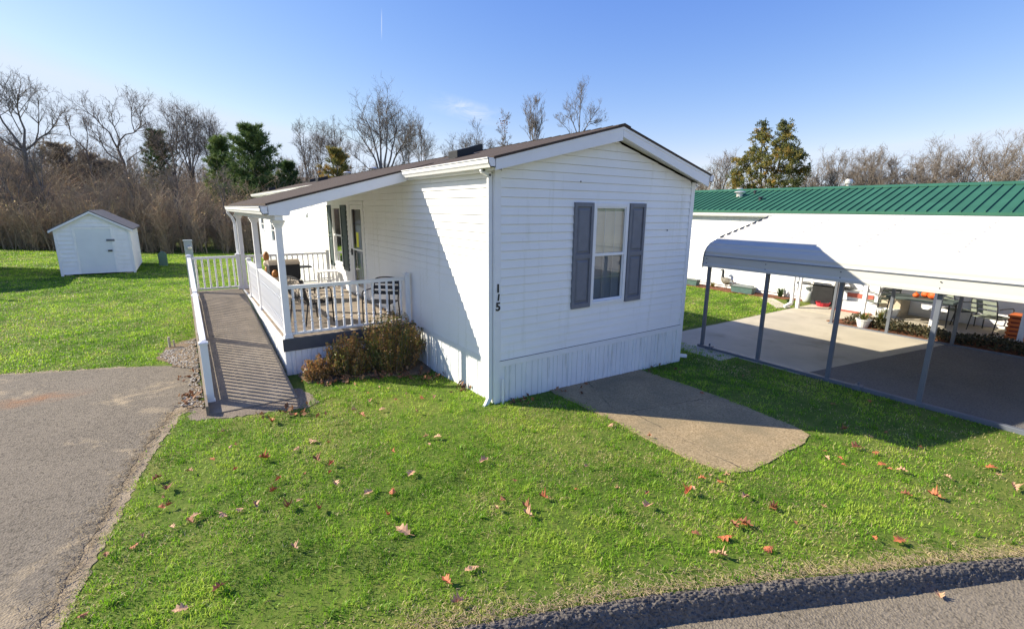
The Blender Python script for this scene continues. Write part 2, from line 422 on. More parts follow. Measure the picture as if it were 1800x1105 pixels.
# a wisp of cirrus and a short contrail, both fixed in the sky's own directions
cA = Vector((.424, .883, .20)).normalized(); cB = Vector((.541, .824, .171)).normalized()
ctr = (cA + cB).normalized(); al = (cB - cA).normalized(); ac = ctr.cross(al).normalized()
ga = maprange(wt, math_(wt, 'ABSOLUTE', math_(wt, 'SUBTRACT', wdot(al), ctr.dot(al))), .0, .085, 1, 0)
gc = maprange(wt, math_(wt, 'ABSOLUTE', wdot(ac)), .0, .022, 1, 0)
mp = N(wt, 'ShaderNodeMapping'); wt.links.new(tc, mp.inputs['Vector']); mp.inputs['Scale'].default_value = (22, 22, 60)
wn = noise(wt, mp.outputs[0], 1, 6, .65, .8)
wm = math_(wt, 'MULTIPLY', math_(wt, 'MULTIPLY', ga, gc), maprange(wt, wn, .36, .7, 0, 1.1))
d1 = Vector((.329, .882, .337)).normalized(); d2 = Vector((.332, .897, .292)).normalized(); nn = d1.cross(d2).normalized()
k1 = maprange(wt, math_(wt, 'ABSOLUTE', wdot(nn)), .0002, .0011, 1, 0)
k2 = maprange(wt, math_(wt, 'ABSOLUTE', math_(wt, 'SUBTRACT', wdot((d2 - d1).normalized()), ((d1 + d2) / 2).dot((d2 - d1).normalized()))), .008, .026, 1, 0)
k3 = maprange(wt, wdot(d1), .9, .95, 0, 1)
ct = math_(wt, 'MULTIPLY', math_(wt, 'MULTIPLY', k1, k2), math_(wt, 'MULTIPLY', k3, .4))
cl = math_(wt, 'MAXIMUM', math_(wt, 'MULTIPLY', wm, .75), ct)
# the autumn sky is a deeper blue overhead than the model's default: steepen red and green, ease blue
ss = N(wt, 'ShaderNodeSeparateColor'); wt.links.new(sky.outputs[0], ss.inputs[0]); cc = N(wt, 'ShaderNodeCombineColor')
for i, (g_, p_, mx_) in enumerate(((1.12, 1.38, .70), (.88, 1.08, .81), (1.0, .5, .97))):
    v = math_(wt, 'MULTIPLY', math_(wt, 'POWER', math_(wt, 'MULTIPLY', ss.outputs[i], .164), p_), g_ / (.1 * 1.74))
    wt.links.new(math_(wt, 'MINIMUM', v, mx_ / .174), cc.inputs[i])
skc = mixc(wt, cl, cc.outputs[0], (5.2, 5.4, 5.7))
wt.links.new(skc, bg.inputs[0]); bg.inputs[1].default_value = .1
wt.links.new(bg.outputs[0], wo.inputs[0])
SC.view_settings.view_transform = 'Standard'; SC.view_settings.look = 'None'; SC.view_settings.exposure = .9; SC.view_settings.gamma = 1
SC.cycles.max_bounces = 8; SC.cycles.transparent_max_bounces = 16; SC.cycles.use_denoising = True
SC.cycles.sample_clamp_indirect = 6

# ---------------------------------------------------------------- terrain
KERB = [(-4.6, -1.95), (-3.2, -2.48), (-2.22, -2.89), (-1.64, -3.13), (-.87, -3.455), (-.3, -3.735), (.21, -3.983), (1.05, -4.385), (1.96, -4.82), (3.5, -5.55), (5.6, -6.55), (9, -8.2), (16, -11.5)]
def kerb_y(x): return np.interp(x, [p[0] for p in KERB], [p[1] for p in KERB])
def gz(x, y):
    x = np.asarray(x, float); y = np.asarray(y, float)
    z = -.028 * np.clip(x, 0, 5.4)
    z = z - .11 * np.exp(-((x + .25) ** 2 / .35 + (y - 2.0) ** 2 / 1.3)) * (x > -2.2)
    d = y - kerb_y(x)
    t = np.clip((d + .10) / .085, 0, 1); t = t * t * (3 - 2 * t)
    z = z * t - .21 * (1 - t)
    far = np.hypot(x + 3, y + 5)
    z = z + .03 * (fbm(x, y, .8) - .5) * np.clip((far - 3) / 8, .25, 1) * (x < -3.6)
    return z
# polar sheet out to the horizon, finer close to the house
rr = np.concatenate([np.arange(.4, 8, .055), np.arange(8, 14, .14), np.arange(14, 40, .6), np.geomspace(40, 900, 26)])
th = np.linspace(0, 2 * PI, 721)[:-1]
R_, A_ = np.meshgrid(rr, th, indexing='ij')
X_ = CAMP.x + R_ * np.sin(A_); Y_ = CAMP.y + R_ * np.cos(A_)
Z_ = gz(X_, Y_)
n1, n2 = R_.shape
idx = np.arange(n1 * n2).reshape(n1, n2); nx = np.roll(idx, -1, 1)
q = np.stack([idx[:-1], nx[:-1], nx[1:], idx[1:]], -1).reshape(-1, 4)
T_ = np.concatenate([q[:, [0, 1, 2]], q[:, [0, 2, 3]]])
V_ = np.stack([X_, Y_, Z_], -1).reshape(-1, 3)
cV = np.array([[CAMP.x, CAMP.y, -.16]]); T0 = np.stack([np.full(n2, len(V_)), nx[0], idx[0]], -1)
g = npmesh('ground', np.concatenate([V_, cV]), np.concatenate([T_, T0]), None, M['soil']); tag(g, kind='structure')
g.data.polygons.foreach_set('use_smooth', [True] * len(g.data.polygons))

def rough_outline(P, step, amp, seed, keep=()):
    rg = np.random.default_rng(seed); out = []
    for i in range(len(P)):
        a = np.array(P[i], float); b = np.array(P[(i + 1) % len(P)], float)
        n = max(1, int(np.linalg.norm(b - a) / step)); nr = np.array([-(b - a)[1], (b - a)[0]]) / (np.linalg.norm(b - a) + 1e-9)
        for k in range(n):
            p = a + (b - a) * k / n
            if i not in keep and k > 0: p = p + nr * rg.normal(0, amp)
            out.append(tuple(p))
    return out
def sheet(name, P, zf, mat, thick=.02):
    mb = MB(); mb.poly([(x, y, zf(x, y)) for x, y in P])
    n = len(P); b = len(mb.v); mb.v += [(x, y, zf(x, y) - thick - .04) for x, y in P]
    mb.f += [(i, (i + 1) % n, b + (i + 1) % n, b + i) for i in range(n)]
    me = mb.mesh(name, fix=False)
    bm = bmesh.new(); bm.from_mesh(me); bmesh.ops.triangulate(bm, faces=[f for f in bm.faces if len(f.verts) > 4])
    bmesh.ops.recalc_face_normals(bm, faces=bm.faces); bm.to_mesh(me); bm.free()
    return tag(link(name, me, mat), kind='structure')
DRIVE = [(-3.36, 4.05), (-3.42, 3.0), (-3.55, 2.3), (-3.72, 1.95), (-3.84, 1.4), (-3.98, .78), (-4.1, .1), (-4.2, -.55), (-4.34, -1.44), (-4.46, -1.9), (-14, -1.9), (-14, 7.2), (-9, 6.2), (-5.93, 5.17), (-4.9, 4.78), (-4.0, 4.45)]
sheet('driveway', rough_outline(DRIVE, .07, .018, 1, keep=(9, 10, 11)), lambda x, y: .009, M['drive'])
sheet('driveway', [(-4.46, -1.9), (-4.6, -2.7), (-14, -2.7), (-14, -1.9)], lambda x, y: .009 - .150 * max(0, (-1.9 - y)) / .8, M['drive'])
ROADP = [(x, y - .06) for x, y in KERB] + [(16, -30), (-60, -30), (-60, -2.68), (-4.6, -2.68)]
sheet('road', rough_outline(ROADP, .5, 0, 2), lambda x, y: -.142, M['road'])
PAD = [(.95, .06), (.97, -.6), (1.0, -1.2), (.96, -1.9), (.97, -2.45), (1.08, -2.82), (1.35, -2.93), (1.9, -2.92), (2.55, -2.91), (2.82, -2.84), (2.93, -2.6), (3.02, -1.7), (3.04, -.9), (3.02, -.3), (3.0, .06)]
EDG = rough_outline([(-3.40, 1.98), (-3.56, 1.92), (-3.72, 1.4), (-3.86, .78), (-3.98, .1), (-4.08, -.55), (-4.22, -1.44), (-4.38, -2.3), (-4.55, -2.3), (-4.44, -1.44), (-4.31, -.55), (-4.2, .1), (-4.09, .78), (-3.95, 1.4), (-3.83, 1.95), (-3.62, 2.35)], .045, .014, 14)
sheet('dirt_edge', EDG, lambda x, y: .004, M['sand'])
sheet('dirt_edge', rough_outline([(-3.4, 4.15), (-4.0, 4.55), (-4.9, 4.88), (-5.93, 5.27), (-9, 6.3), (-14, 7.3), (-14, 7.12), (-9, 6.08), (-5.93, 5.07), (-4.9, 4.66), (-4.3, 4.25), (-3.9, 3.9), (-3.42, 3.6)], .09, .03, 15), lambda x, y: .004, M['sand'])
sheet('parking_pad', rough_outline(PAD, .11, .008, 3), lambda x, y: -.028 * x + .012, M['pad'])
APRON = [(-3.5, 2.05), (-3.5, 1.62), (-3.1, 1.45), (-2.6, 1.36), (-2.25, 1.25), (-2.02, 1.34), (-2.05, 1.7), (-2.15, 2.05)]
sheet('ramp_apron', rough_outline(APRON, .05, .015, 4), lambda x, y: .008, M['apron'])
SLAB = [(4.3, 1.42), (11.5, 1.36), (11.5, -.25), (10.15, -.45), (10.0, -2.4), (7.6, -1.98), (5.3, -1.58), (4.3, -1.4 + 2.2)]
SLAB[-1] = (4.62, -.4); SLAB.insert(7, (5.3, -.4))
sheet('concrete_slab', rough_outline(SLAB, .2, .006, 5), lambda x, y: -.135, M['concrete'])
sheet('carport_drive', [(5.34, -1.586), (7.6, -1.986), (9.99, -2.406), (10.2, -3.5), (10.5, -9), (8.2, -9.2), (5.36, -7.1)], lambda x, y: -.138, M['cpasphalt'])
sheet('patio', [(11.22, 1.3), (13.3, 1.3), (13.3, -8), (11.22, -8)], lambda x, y: -.12, M['concrete'])
sheet('patio_path', [(10.9, 1.62), (11.3, 1.42), (12.4, 2.5), (12.2, 2.8)], lambda x, y: -.128, M['concrete'])
sheet('mulch_bed', rough_outline([(12.35, 9), (13.3, 9), (13.3, 1.75), (12.75, 1.6), (12.5, 2.5), (12.3, 4)], .15, .04, 6), lambda x, y: -.122, M['mulch'])
sheet('mulch_bed', rough_outline([(10.05, -.45), (10.3, .05), (11.2, -.15), (11.2, -8), (10.42, -8), (10.25, -3.4)], .15, .03, 7), lambda x, y: -.118, M['mulch'])
sheet('dirt_bed', rough_outline([(-2.0, 2.72), (-2.0, 2.3), (-1.75, 2.05), (-1.1, 1.93), (-.5, 1.95), (-.1, 1.9), (.0, 2.1), (0, 2.72)], .08, .03, 8), lambda x, y: float(gz(x, y)) + .012, M['dirt'])
sheet('dirt_strip', rough_outline([(-3.36, 1.95), (-3.34, 6.1), (-3.75, 5.7), (-3.95, 4.9), (-3.7, 4.3), (-3.42, 3.9), (-3.45, 2.9), (-3.58, 2.2)], .08, .04, 9), lambda x, y: .022, M['dirt'])

# wooded hill far behind
def hz(az, d):
    a = np.degrees(az)
    amp = np.interp(a, [-60, -30, -15, -8, 0, 4, 8, 20, 34, 50, 70, 95, 130], [9, 9.5, 8.6, 6.2, 6.5, 9.5, 10.5, 10.8, 10.5, 9, 7, 6, 5])
    st = np.interp(a, [-60, -15, -8, 4, 12, 60, 130], [44, 46, 50, 70, 80, 85, 90]); en = np.interp(a, [-60, -15, -8, 4, 12, 60, 130], [84, 86, 95, 140, 150, 160, 160])
    t = np.clip((d - st) / (en - st), 0, 1); return -.35 + (amp + .35) * t * t * (3 - 2 * t) + 1.0 * (fbm(a + 100, d, .08) - .5) * t
azs = np.radians(np.linspace(-60, 130, 150)); ds = np.linspace(42, 240, 60)
Dg, Ag = np.meshgrid(ds, azs, indexing='ij')
Vh = np.stack([CAMP.x + Dg * np.sin(Ag), CAMP.y + Dg * np.cos(Ag), hz(Ag, Dg)], -1).reshape(-1, 3)
idx = np.arange(Dg.size).reshape(Dg.shape)
q = np.stack([idx[:-1, :-1], idx[:-1, 1:], idx[1:, 1:], idx[1:, :-1]], -1).reshape(-1, 4)
h = npmesh('hill', Vh, np.concatenate([q[:, [0, 1, 2]], q[:, [0, 2, 3]]]), None, M['hill']); tag(h, kind='structure')

# rough asphalt kerb along the road
def kerb():
    P = np.array(KERB[0:11], float); seg = np.linalg.norm(np.diff(P, axis=0), axis=1); s = np.concatenate([[0], np.cumsum(seg)])
    S = np.arange(.2, s[-1], .008); x = np.interp(S, s, P[:, 0]); y = np.interp(S, s, P[:, 1])
    tx = np.gradient(x); ty = np.gradient(y); L = np.hypot(tx, ty); nxv, nyv = ty / L, -tx / L   # towards the road
    prof = np.array([(-.025, -.03), (-.012, .0), (.004, .006), (.02, .009), (.034, .006), (.048, -.002), (.062, -.014), (.072, -.036), (.081, -.06), (.09, -.086), (.1, -.112), (.118, -.155)])
    t = np.linspace(0, len(prof) - 1, 40); pd = np.interp(t, range(len(prof)), prof[:, 0]); pz = np.interp(t, range(len(prof)), prof[:, 1])
    SS, PP = np.meshgrid(S, np.arange(40), indexing='ij')
    nz = (vnoise(SS, PP * .0105, 42) - .5) * .016 + (vnoise(SS + 5, PP * .0105 + 3, 85) - .5) * .017 + (vnoise(SS, PP * .0105, 6) - .5) * .006 + RNG.normal(0, .0022, SS.shape)
    ramp_in = np.clip((S - .2) / .5, .1, 1)[:, None]
    D = pd[None] + nz * .6 + (vnoise(S, S * 0, 1.2)[:, None] - .5) * .02; Z = np.where(pz[None] > -.03, pz[None] * ramp_in, pz[None]) + nz * .8
    base = -.028 * np.clip(x, 0, 5.4)[:, None] * np.clip((pz[None] + .15) / .15, 0, 1)
    V = np.stack([x[:, None] + nxv[:, None] * D, y[:, None] + nyv[:, None] * D, Z + base], -1).reshape(-1, 3)
    idx = np.arange(SS.size).reshape(SS.shape)
    q = np.stack([idx[:-1, :-1], idx[:-1, 1:], idx[1:, 1:], idx[1:, :-1]], -1).reshape(-1, 4)
    return npmesh('kerb', V, np.concatenate([q[:, [0, 1, 2]], q[:, [0, 2, 3]]]), None, M['berm'])
tag(kerb(), kind='structure')
# ---------------------------------------------------------------- the white mobile home
HW, HL = 4.06, 22.4
def TF(o, U, Nn):
    o = Vector(o); U = Vector(U); Nn = Vector(Nn)
    return lambda u, d, z: tuple(o + U * u + Nn * d + Vector((0, 0, z)))
TE = TF((0, 0, 0), (1, 0, 0), (0, -1, 0))          # end wall towards the road
TL_ = TF((0, 0, 0), (0, 1, 0), (-1, 0, 0))         # long wall with the porch
TR_ = TF((HW, 0, 0), (0, 1, 0), (1, 0, 0))
TB = TF((0, HL, 0), (1, 0, 0), (0, 1, 0))
def siding(mb, T, u0, u1, z0, z1, holes=(), top=None, course=.115, lap=.015):
    """lapped boards; top(z) -> (ua, ub) trims the courses into a gable"""
    k = 0
    while z0 + k * course < z1 - 1e-6:
        a = z0 + k * course; b = min(z0 + (k + 1) * course, z1); k += 1
        gr_ = b - .005 if b - a > course * .9 else b
        cuts = sorted({a, b, gr_} | {h[i] for h in holes for i in (2, 3) if a < h[i] < b})
        off = lambda z: lap * (1 - (z - a) / course) + .002
        for za, zb in zip(cuts, cuts[1:]):
            spans = [(u0, u1)]
            for h in holes:
                if h[2] < zb - 1e-6 and h[3] > za + 1e-6:
                    ns = []
                    for s, e in spans:
                        if h[1] <= s or h[0] >= e: ns.append((s, e)); continue
                        if h[0] > s: ns.append((s, h[0]))
                        if h[1] < e: ns.append((h[1], e))
                    spans = ns
            for s, e in spans:
                sa, ea, sb, eb = s, e, s, e
                if top:
                    (p, q_), (p2, q2) = top(za), top(zb)
                    sa, ea, sb, eb = max(s, p), min(e, q_), max(s, p2), min(e, q2)
                    if sb >= eb: sb = eb = (sb + eb) / 2
                    if sa >= ea: continue
                oa, ob = off(za), off(zb)
                if za >= gr_ - 1e-7 and gr_ < b:
                    mb.quad(T(sa, oa, za), T(ea, oa, za), T(ea, -.004, za), T(sa, -.004, za)); oa = ob = -.004
                mb.quad(T(sa, oa, za), T(ea, oa, za), T(eb, ob, zb), T(sb, ob, zb))
                if za == a: mb.quad(T(sa, 0, za), T(ea, 0, za), T(ea, oa, za), T(sa, oa, za))
def ribbed(mb, T, u0, u1, zb, z1, period=.29):
    prof = [(0, .012), (.09, .012), (.096, .002), (.104, .002), (.11, .018), (.165, .018), (.171, .002), (.179, .002), (.185, .012), (.282, .012), (.286, -.004), (.29, -.004)]
    k_ = period / .29; prof = [(a * k_, d) for a, d in prof]
    pts = []; u = u0
    while u < u1:
        for a, d in prof:
            if u + a <= u1: pts.append((u + a, d))
        u += period
    pts.append((u1, .012))
    for (a, d), (b, e) in zip(pts, pts[1:]):
        mb.quad(T(a, d, zb(a)), T(b, e, zb(b)), T(b, e, z1), T(a, d, z1))
hm = thing('mobile_home', 'white vinyl sided mobile home with brown shingle roof and the number 115 by its corner', 'mobile home', (HW / 2, HL / 2, -.1))
ZS, ZE = .60, 3.12
SL = .264; RX = HW / 2
def roofz(x): return 3.25 + SL * ((x + .13) if x < RX else (HW + .13 - x))
gt = lambda z: (max(0, (z - 3.10) / SL), min(HW, HW - (z - 3.10) / SL)) if z > 3.10 else (0, HW)
WIN = (1.725, 2.43, 1.23, 2.71)
mb = MB(); siding(mb, TE, .06, HW - .06, ZS, 3.66, [WIN], gt); mb.build('end_wall', M['siding'], hm, fix=False)
W1 = (7.14, 7.93, 1.2, 2.66); DOOR = (5.36, 6.36, .60, 2.72); W2 = (17.2, 18.5, 1.12, 2.14); W3 = (20.75, 21.6, 1.5, 2.12)
mb = MB(); siding(mb, TL_, .06, HL - .06, ZS, ZE + .1, [W1, DOOR, W2, W3]); mb.build('porch_side_wall', M['siding'], hm, fix=False)
mb = MB(); siding(mb, TR_, .06, HL - .06, ZS, ZE + .1); mb.build('far_side_wall', M['siding'], hm, fix=False)
mb = MB(); siding(mb, TB, .06, HW - .06, ZS, 3.66, [], gt); mb.build('rear_wall', M['siding'], hm, fix=False)
zb0 = lambda u: -.22
for T, L in ((TE, HW), (TL_, HL), (TR_, HL), (TB, HW)):
    mb = MB(); ribbed(mb, T, .05, L - .05, zb0, .515); mb.build('skirting', M['skirt'], hm, fix=False)
    mb = MB(); mb.box(.055, L - .055, -.01, .020, .512, .598, T); mb.build('base_trim', M['trim'], hm, bevel=.004)
mb = MB(); mb.box(.054, HW - .054, -.01, .0225, .5975, .6045, TE); mb.build('painted_shadow_line', M['rim'], hm)  # solid dark strip painted in as the shadow line above the base trim
for x in (0, HW):
    for y in (0, HL):
        sx = 1 if x == 0 else -1; sy = 1 if y == 0 else -1
        mb = MB(); xa, xb = sorted((x - sx * .022, x + sx * .075)); ya, yb = sorted((y - sy * .022, y - sy * .002))
        mb.box(xa, xb, ya, yb, -.2, 3.11)
        xa, xb = sorted((x - sx * .0225, x - sx * .002)); ya, yb = sorted((y - sy * .0015, y + sy * .075)); mb.box(xa, xb, ya, yb, -.2, 3.11)
        mb.build('corner_trim', M['trim'], hm, bevel=.004)
# roof: two shingled slopes with thickness, overhang .2 at the ends
rf = MB(); Y0, Y1 = -.22, HL + .2
for xa, xb in ((-.16, RX), (RX, HW + .16)):
    za, zb_ = roofz(xa), roofz(xb)
    rf.hexa([(xa, Y0, za - .03), (xb, Y0, zb_ - .03), (xb, Y1, zb_ - .03), (xa, Y1, za - .03)], [(xa, Y0, za), (xb, Y0, zb_), (xb, Y1, zb_), (xa, Y1, za)])
roof = rf.build('roof', M['shingle'], hm)
mb = MB()   # ridge caps
y = Y0 - .004
while y < Y1:
    mb.hexa([(RX - .13, y, roofz(RX - .13) + .001), (RX, y, roofz(RX) + .001), (RX, y + .24, roofz(RX) + .001), (RX - .13, y + .24, roofz(RX - .13) + .001)],
            [(RX - .13, y, roofz(RX - .13) + .012), (RX, y, roofz(RX) + .014), (RX, y + .24, roofz(RX) + .006), (RX - .13, y + .24, roofz(RX - .13) + .006)])
    mb.hexa([(RX + .13, y, roofz(RX + .13) + .001), (RX, y, roofz(RX) + .001), (RX, y + .24, roofz(RX) + .001), (RX + .13, y + .24, roofz(RX + .13) + .001)],
            [(RX + .13, y, roofz(RX + .13) + .012), (RX, y, roofz(RX) + .014), (RX, y + .24, roofz(RX) + .006), (RX + .13, y + .24, roofz(RX + .13) + .006)])
    y += .235
mb.build('ridge_cap', M['shingle'], roof)
# rake boards and soffits on both gables
for y0, y1 in ((-.205, -.18), (HL + .16, HL + .185)):
    for xa, xb in ((-.13, RX - .001), (RX + .001, HW + .13)):
        za, zb_ = roofz(xa) - .032, roofz(xb) - .032
        mb = MB(); mb.prism([(xa, y0, za), (xb, y0, zb_), (xb, y0, zb_ - .185), (xa, y0, za - .135)], (0, y1 - y0, 0)); mb.build('rake_board', M['trim'], hm, bevel=.004)
        mb = MB(); yy = sorted((y0, y1)); mb.prism([(xa, yy[0] - .006 if y0 < 0 else yy[1], za + .0), (xb, yy[0] - .006 if y0 < 0 else yy[1], zb_), (xb, yy[0] - .006 if y0 < 0 else yy[1], zb_ - .035), (xa, yy[0] - .006 if y0 < 0 else yy[1], za - .035)], (0, .006, 0)); mb.build('rake_drip_edge', M['trim'], hm)
    sy = (-.18, .0) if y0 < 0 else (HL, HL + .16)
    mb = MB()
    for xa, xb in ((-.12, RX), (RX, HW + .12)):
        za, zb_ = roofz(xa) - .14, roofz(xb) - .14
        mb.prism([(xa, sy[0], za), (xb, sy[0], zb_), (xb, sy[0], zb_ - .008), (xa, sy[0], za - .008)], (0, sy[1] - sy[0], 0))
    mb.build('soffit', M['trim'], hm)
# eave fascia + gutters (K-style) on the porch side (two runs) and far side
def gutter(mb, x0, sgn, ya, yb, z):
    """x0 = wall-side face, sgn = outward direction"""
    P = [(0, 0), (.075, 0), (.088, .03), (.105, .05), (.105, .10), (.118, .10), (.118, .112), (.095, .112), (.095, .06), (.07, .012), (.006, .012), (.006, .11), (0, .11)]
    mb.prism([(x0 + sgn * a, ya, z + b) for a, b in P], (0, yb - ya, 0))
    for ye in (ya, yb - .004):
        mb.prism([(x0 + sgn * a, ye, z + b) for a, b in [(0, 0), (.075, 0), (.105, .05), (.105, .11), (0, .11)]], (0, .004, 0))
    return mb
for ya, yb in ((-.215, 2.46), (8.78, HL + .18)):
    gutter(MB(), -.135, -1, ya, yb, 3.115).build('gutter', M['trim'], hm)
gutter(MB(), HW + .135, 1, -.215, HL + .18, 3.115).build('gutter', M['trim'], hm)
for x0, x1 in ((-.134, -.115), (HW + .115, HW + .134)):
    mb = MB(); mb.box(x0, x1, -.178, HL + .158, 3.09, 3.21); mb.build('eave_fascia', M['trim'], hm)
for x0, x1 in ((-.115, .0), (HW, HW + .115)):
    mb = MB(); mb.box(x0, x1, -.0, HL, 3.085, 3.095); mb.build('eave_soffit', M['trim'], hm)
def downspout(name, pts, parent, w=.062, d=.045, up=(0, 1, 0)):
    mb = MB()
    for a, b in zip(pts, pts[1:]):
        v = (Vector(b) - Vector(a)).normalized() * .012
        mb.bar(Vector(a) - v, Vector(b) + v, w, d, up)
    return mb.build(name, M['trim'], parent, bevel=.006)
downspout('downspout', [(-.165, .045, 3.13), (-.165, .045, 3.09), (-.058, .045, 3.05), (-.058, .045, .08), (-.12, .03, -.0), (-.2, -.01, -.05)], hm)
downspout('downspout', [(HW + .2, .1, 3.13), (HW + .2, .1, 3.06), (HW + .055, .1, 2.95), (HW + .055, .1, .06), (HW + .12, .08, -.04), (HW + .26, .02, -.06)], hm)
# windows ------------------------------------------------------------
def window(parent, T, w, cols=3, blind='blind', blind2='blindg', muntins=True, dark_top=False):
    u0, u1, z0, z1 = w; zm = (z0 + z1) / 2; f = .035
    mb = MB()
    mb.box(u0 - .022, u0 + f, -.06, .028, z0 - .022, z1 + .022, T); mb.box(u1 - f, u1 + .022, -.06, .028, z0 - .022, z1 + .022, T)
    mb.box(u0 + f, u1 - f, -.06, .026, z1 - f, z1 + .022, T); mb.box(u0 + f, u1 - f, -.06, .034, z0 - .022, z0 + f - .008, T)
    wn = mb.build('window', M['trim'], parent, bevel=.003)
    mb = MB(); mb.box(u0 + f, u1 - f, -.02, .018, zm - .022, zm + .022, T)
    for s in (u0 + f, u1 - f - .018): mb.box(s, s + .018, -.026, .004, z0 + f - .008, zm - .022, T); mb.box(s, s + .018, -.016, .014, zm + .022, z1 - f, T)
    mb.box(u0 + f + .018, u1 - f - .018, -.026, .004, z0 + f - .008, z0 + f + .02, T); mb.box(u0 + f + .018, u1 - f - .018, -.016, .014, z1 - f - .02, z1 - f, T)
    mb.build('sash', M['trim'], wn, bevel=.002)
    mb = MB(); mb.quad(T(u0 + f, 0, zm), T(u1 - f, 0, zm), T(u1 - f, 0, z1 - f), T(u0 + f, 0, z1 - f)); mb.build('pane', M['glassd'] if dark_top else M['glass'], wn)
    mb = MB(); mb.quad(T(u0 + f, -.012, z0 + f - .01), T(u1 - f, -.012, z0 + f - .01), T(u1 - f, -.012, zm), T(u0 + f, -.012, zm)); mb.build('pane', M['glassd'], wn)
    if muntins:
        mb = MB()
        for k in range(1, cols):
            u = u0 + f + (u1 - u0 - 2 * f) * k / cols
            mb.box(u - .005, u + .005, -.012, -.006, zm, z1 - f, T); mb.box(u - .005, u + .005, -.026, -.016, z0 + f, zm, T)
        zz = (z0 + f + zm) / 2; mb.box(u0 + f, u1 - f, -.031, -.0262, zz - .006, zz + .006, T)
        mb.build('muntin', M['trim'], wn)
    for za, zb_, mat in ((zm, z1 - f, blind), (z0 + f - .01, zm, blind2)):
        mb = MB(); z = za + .012; i = 0
        while z < zb_:
            sag = .002 * math.sin(i * 1.7) + (.004 * math.sin(i * .63) if mat == blind else 0)
            mb.add([T(u0 + f, -.043, z - .0125 + sag), T(u1 - f, -.043, z - .0125 - sag), T(u1 - f, -.056, z + .0125 - sag), T(u0 + f, -.056, z + .0125 + sag)], [(0, 1, 2, 3)])
            z += .0245; i += 1
        mb.build('blind', M[mat], wn, fix=False)
    mb = MB(); mb.box(u0 - .02, u1 + .02, -.5, -.11, z0 - .02, z1 + .02, T)
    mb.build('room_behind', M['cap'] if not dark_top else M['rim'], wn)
    return wn
def shutter(parent, T, u0, u1, z0, z1, mat):
    mb = MB(); zm = z0 + (z1 - z0) * .5; f = .05
    mb.box(u0, u0 + f, .005, .042, z0, z1, T); mb.box(u1 - f, u1, .005, .042, z0, z1, T)
    for a, b in ((z0, z0 + .075), (zm - .035, zm + .035), (z1 - .06, z1)): mb.box(u0 + f, u1 - f, .005, .0415, a, b, T)
    for a, b in ((z0 + .075, zm - .035), (zm + .035, z1 - .06)):
        mb.box(u0 + f, u1 - f, .005, .022, a, b, T)
        mb.hexa([T(u0 + f + .02, .022, a + .02), T(u1 - f - .02, .022, a + .02), T(u1 - f - .02, .022, b - .02), T(u0 + f + .02, .022, b - .02)],
                [T(u0 + f + .045, .036, a + .045), T(u1 - f - .045, .036, a + .045), T(u1 - f - .045, .036, b - .045), T(u0 + f + .045, .036, b - .045)])
    return mb.build('shutter', M[mat], parent, bevel=.003)
window(hm, TE, WIN)
shutter(hm, TE, 1.318, 1.69, 1.188, 2.735, 'shutter'); shutter(hm, TE, 2.462, 2.83, 1.188, 2.738, 'shutter')
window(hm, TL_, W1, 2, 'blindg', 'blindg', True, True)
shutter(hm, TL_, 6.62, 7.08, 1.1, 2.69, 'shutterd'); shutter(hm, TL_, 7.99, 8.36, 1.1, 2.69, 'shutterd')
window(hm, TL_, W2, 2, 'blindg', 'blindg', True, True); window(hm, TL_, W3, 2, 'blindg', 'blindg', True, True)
# storm door
u0, u1, z0, z1 = DOOR
mb = MB()
mb.box(u0 - .05, u0 + .035, -.05, .03, z0, z1 + .05, TL_); mb.box(u1 - .035, u1 + .05, -.05, .03, z0, z1 + .05, TL_); mb.box(u0 + .035, u1 - .035, -.05, .0295, z1 - .03, z1 + .05, TL_)
mb.build('door_frame', M['trim'], hm, bevel=.004)
mb = MB()
for a, b, c_, d in ((u0 + .04, u0 + .15, z0 + .02, z1 - .035), (u1 - .15, u1 - .04, z0 + .02, z1 - .035), (u0 + .15, u1 - .15, z0 + .02, z0 + .22), (u0 + .15, u1 - .15, z1 - .13, z1 - .035), (u0 + .15, u1 - .15, 1.66, 1.70)): mb.box(a, b, -.01, .02, c_, d, TL_)
dr = mb.build('door', M['trim'], hm, bevel=.003)
mb = MB(); mb.quad(TL_(u0 + .14, .004, z0 + .2), TL_(u1 - .14, .004, z0 + .2), TL_(u1 - .14, .004, z1 - .12), TL_(u0 + .14, .004, z1 - .12)); mb.build('pane', M['glassd'], dr)
mb = MB(); mb.box(u1 - .105, u1 - .065, .02, .05, 1.53, 1.68, TL_); mb.box(u1 - .2, u1 - .07, .05, .066, 1.6, 1.625, TL_); mb.build('handle', M['black'], dr, bevel=.004)
mb = MB(); mb.box(5.78, 5.95, .0065, .0085, 1.74, 2.08, TL_); mb.build('notice', M['yellow'], dr)
mb = MB(); mb.box(u0 + .04, u1 - .04, -.13, -.09, z0 + .02, z1 - .04, TL_)
for k in range(2):
    for j in range(3): mb.box(u0 + .14 + k * .38, u0 + .46 + k * .38, -.09, -.082, z0 + .15 + j * .66, z0 + .7 + j * .66, TL_)
mb.build('inner_door', M['shed'], hm, bevel=.003)
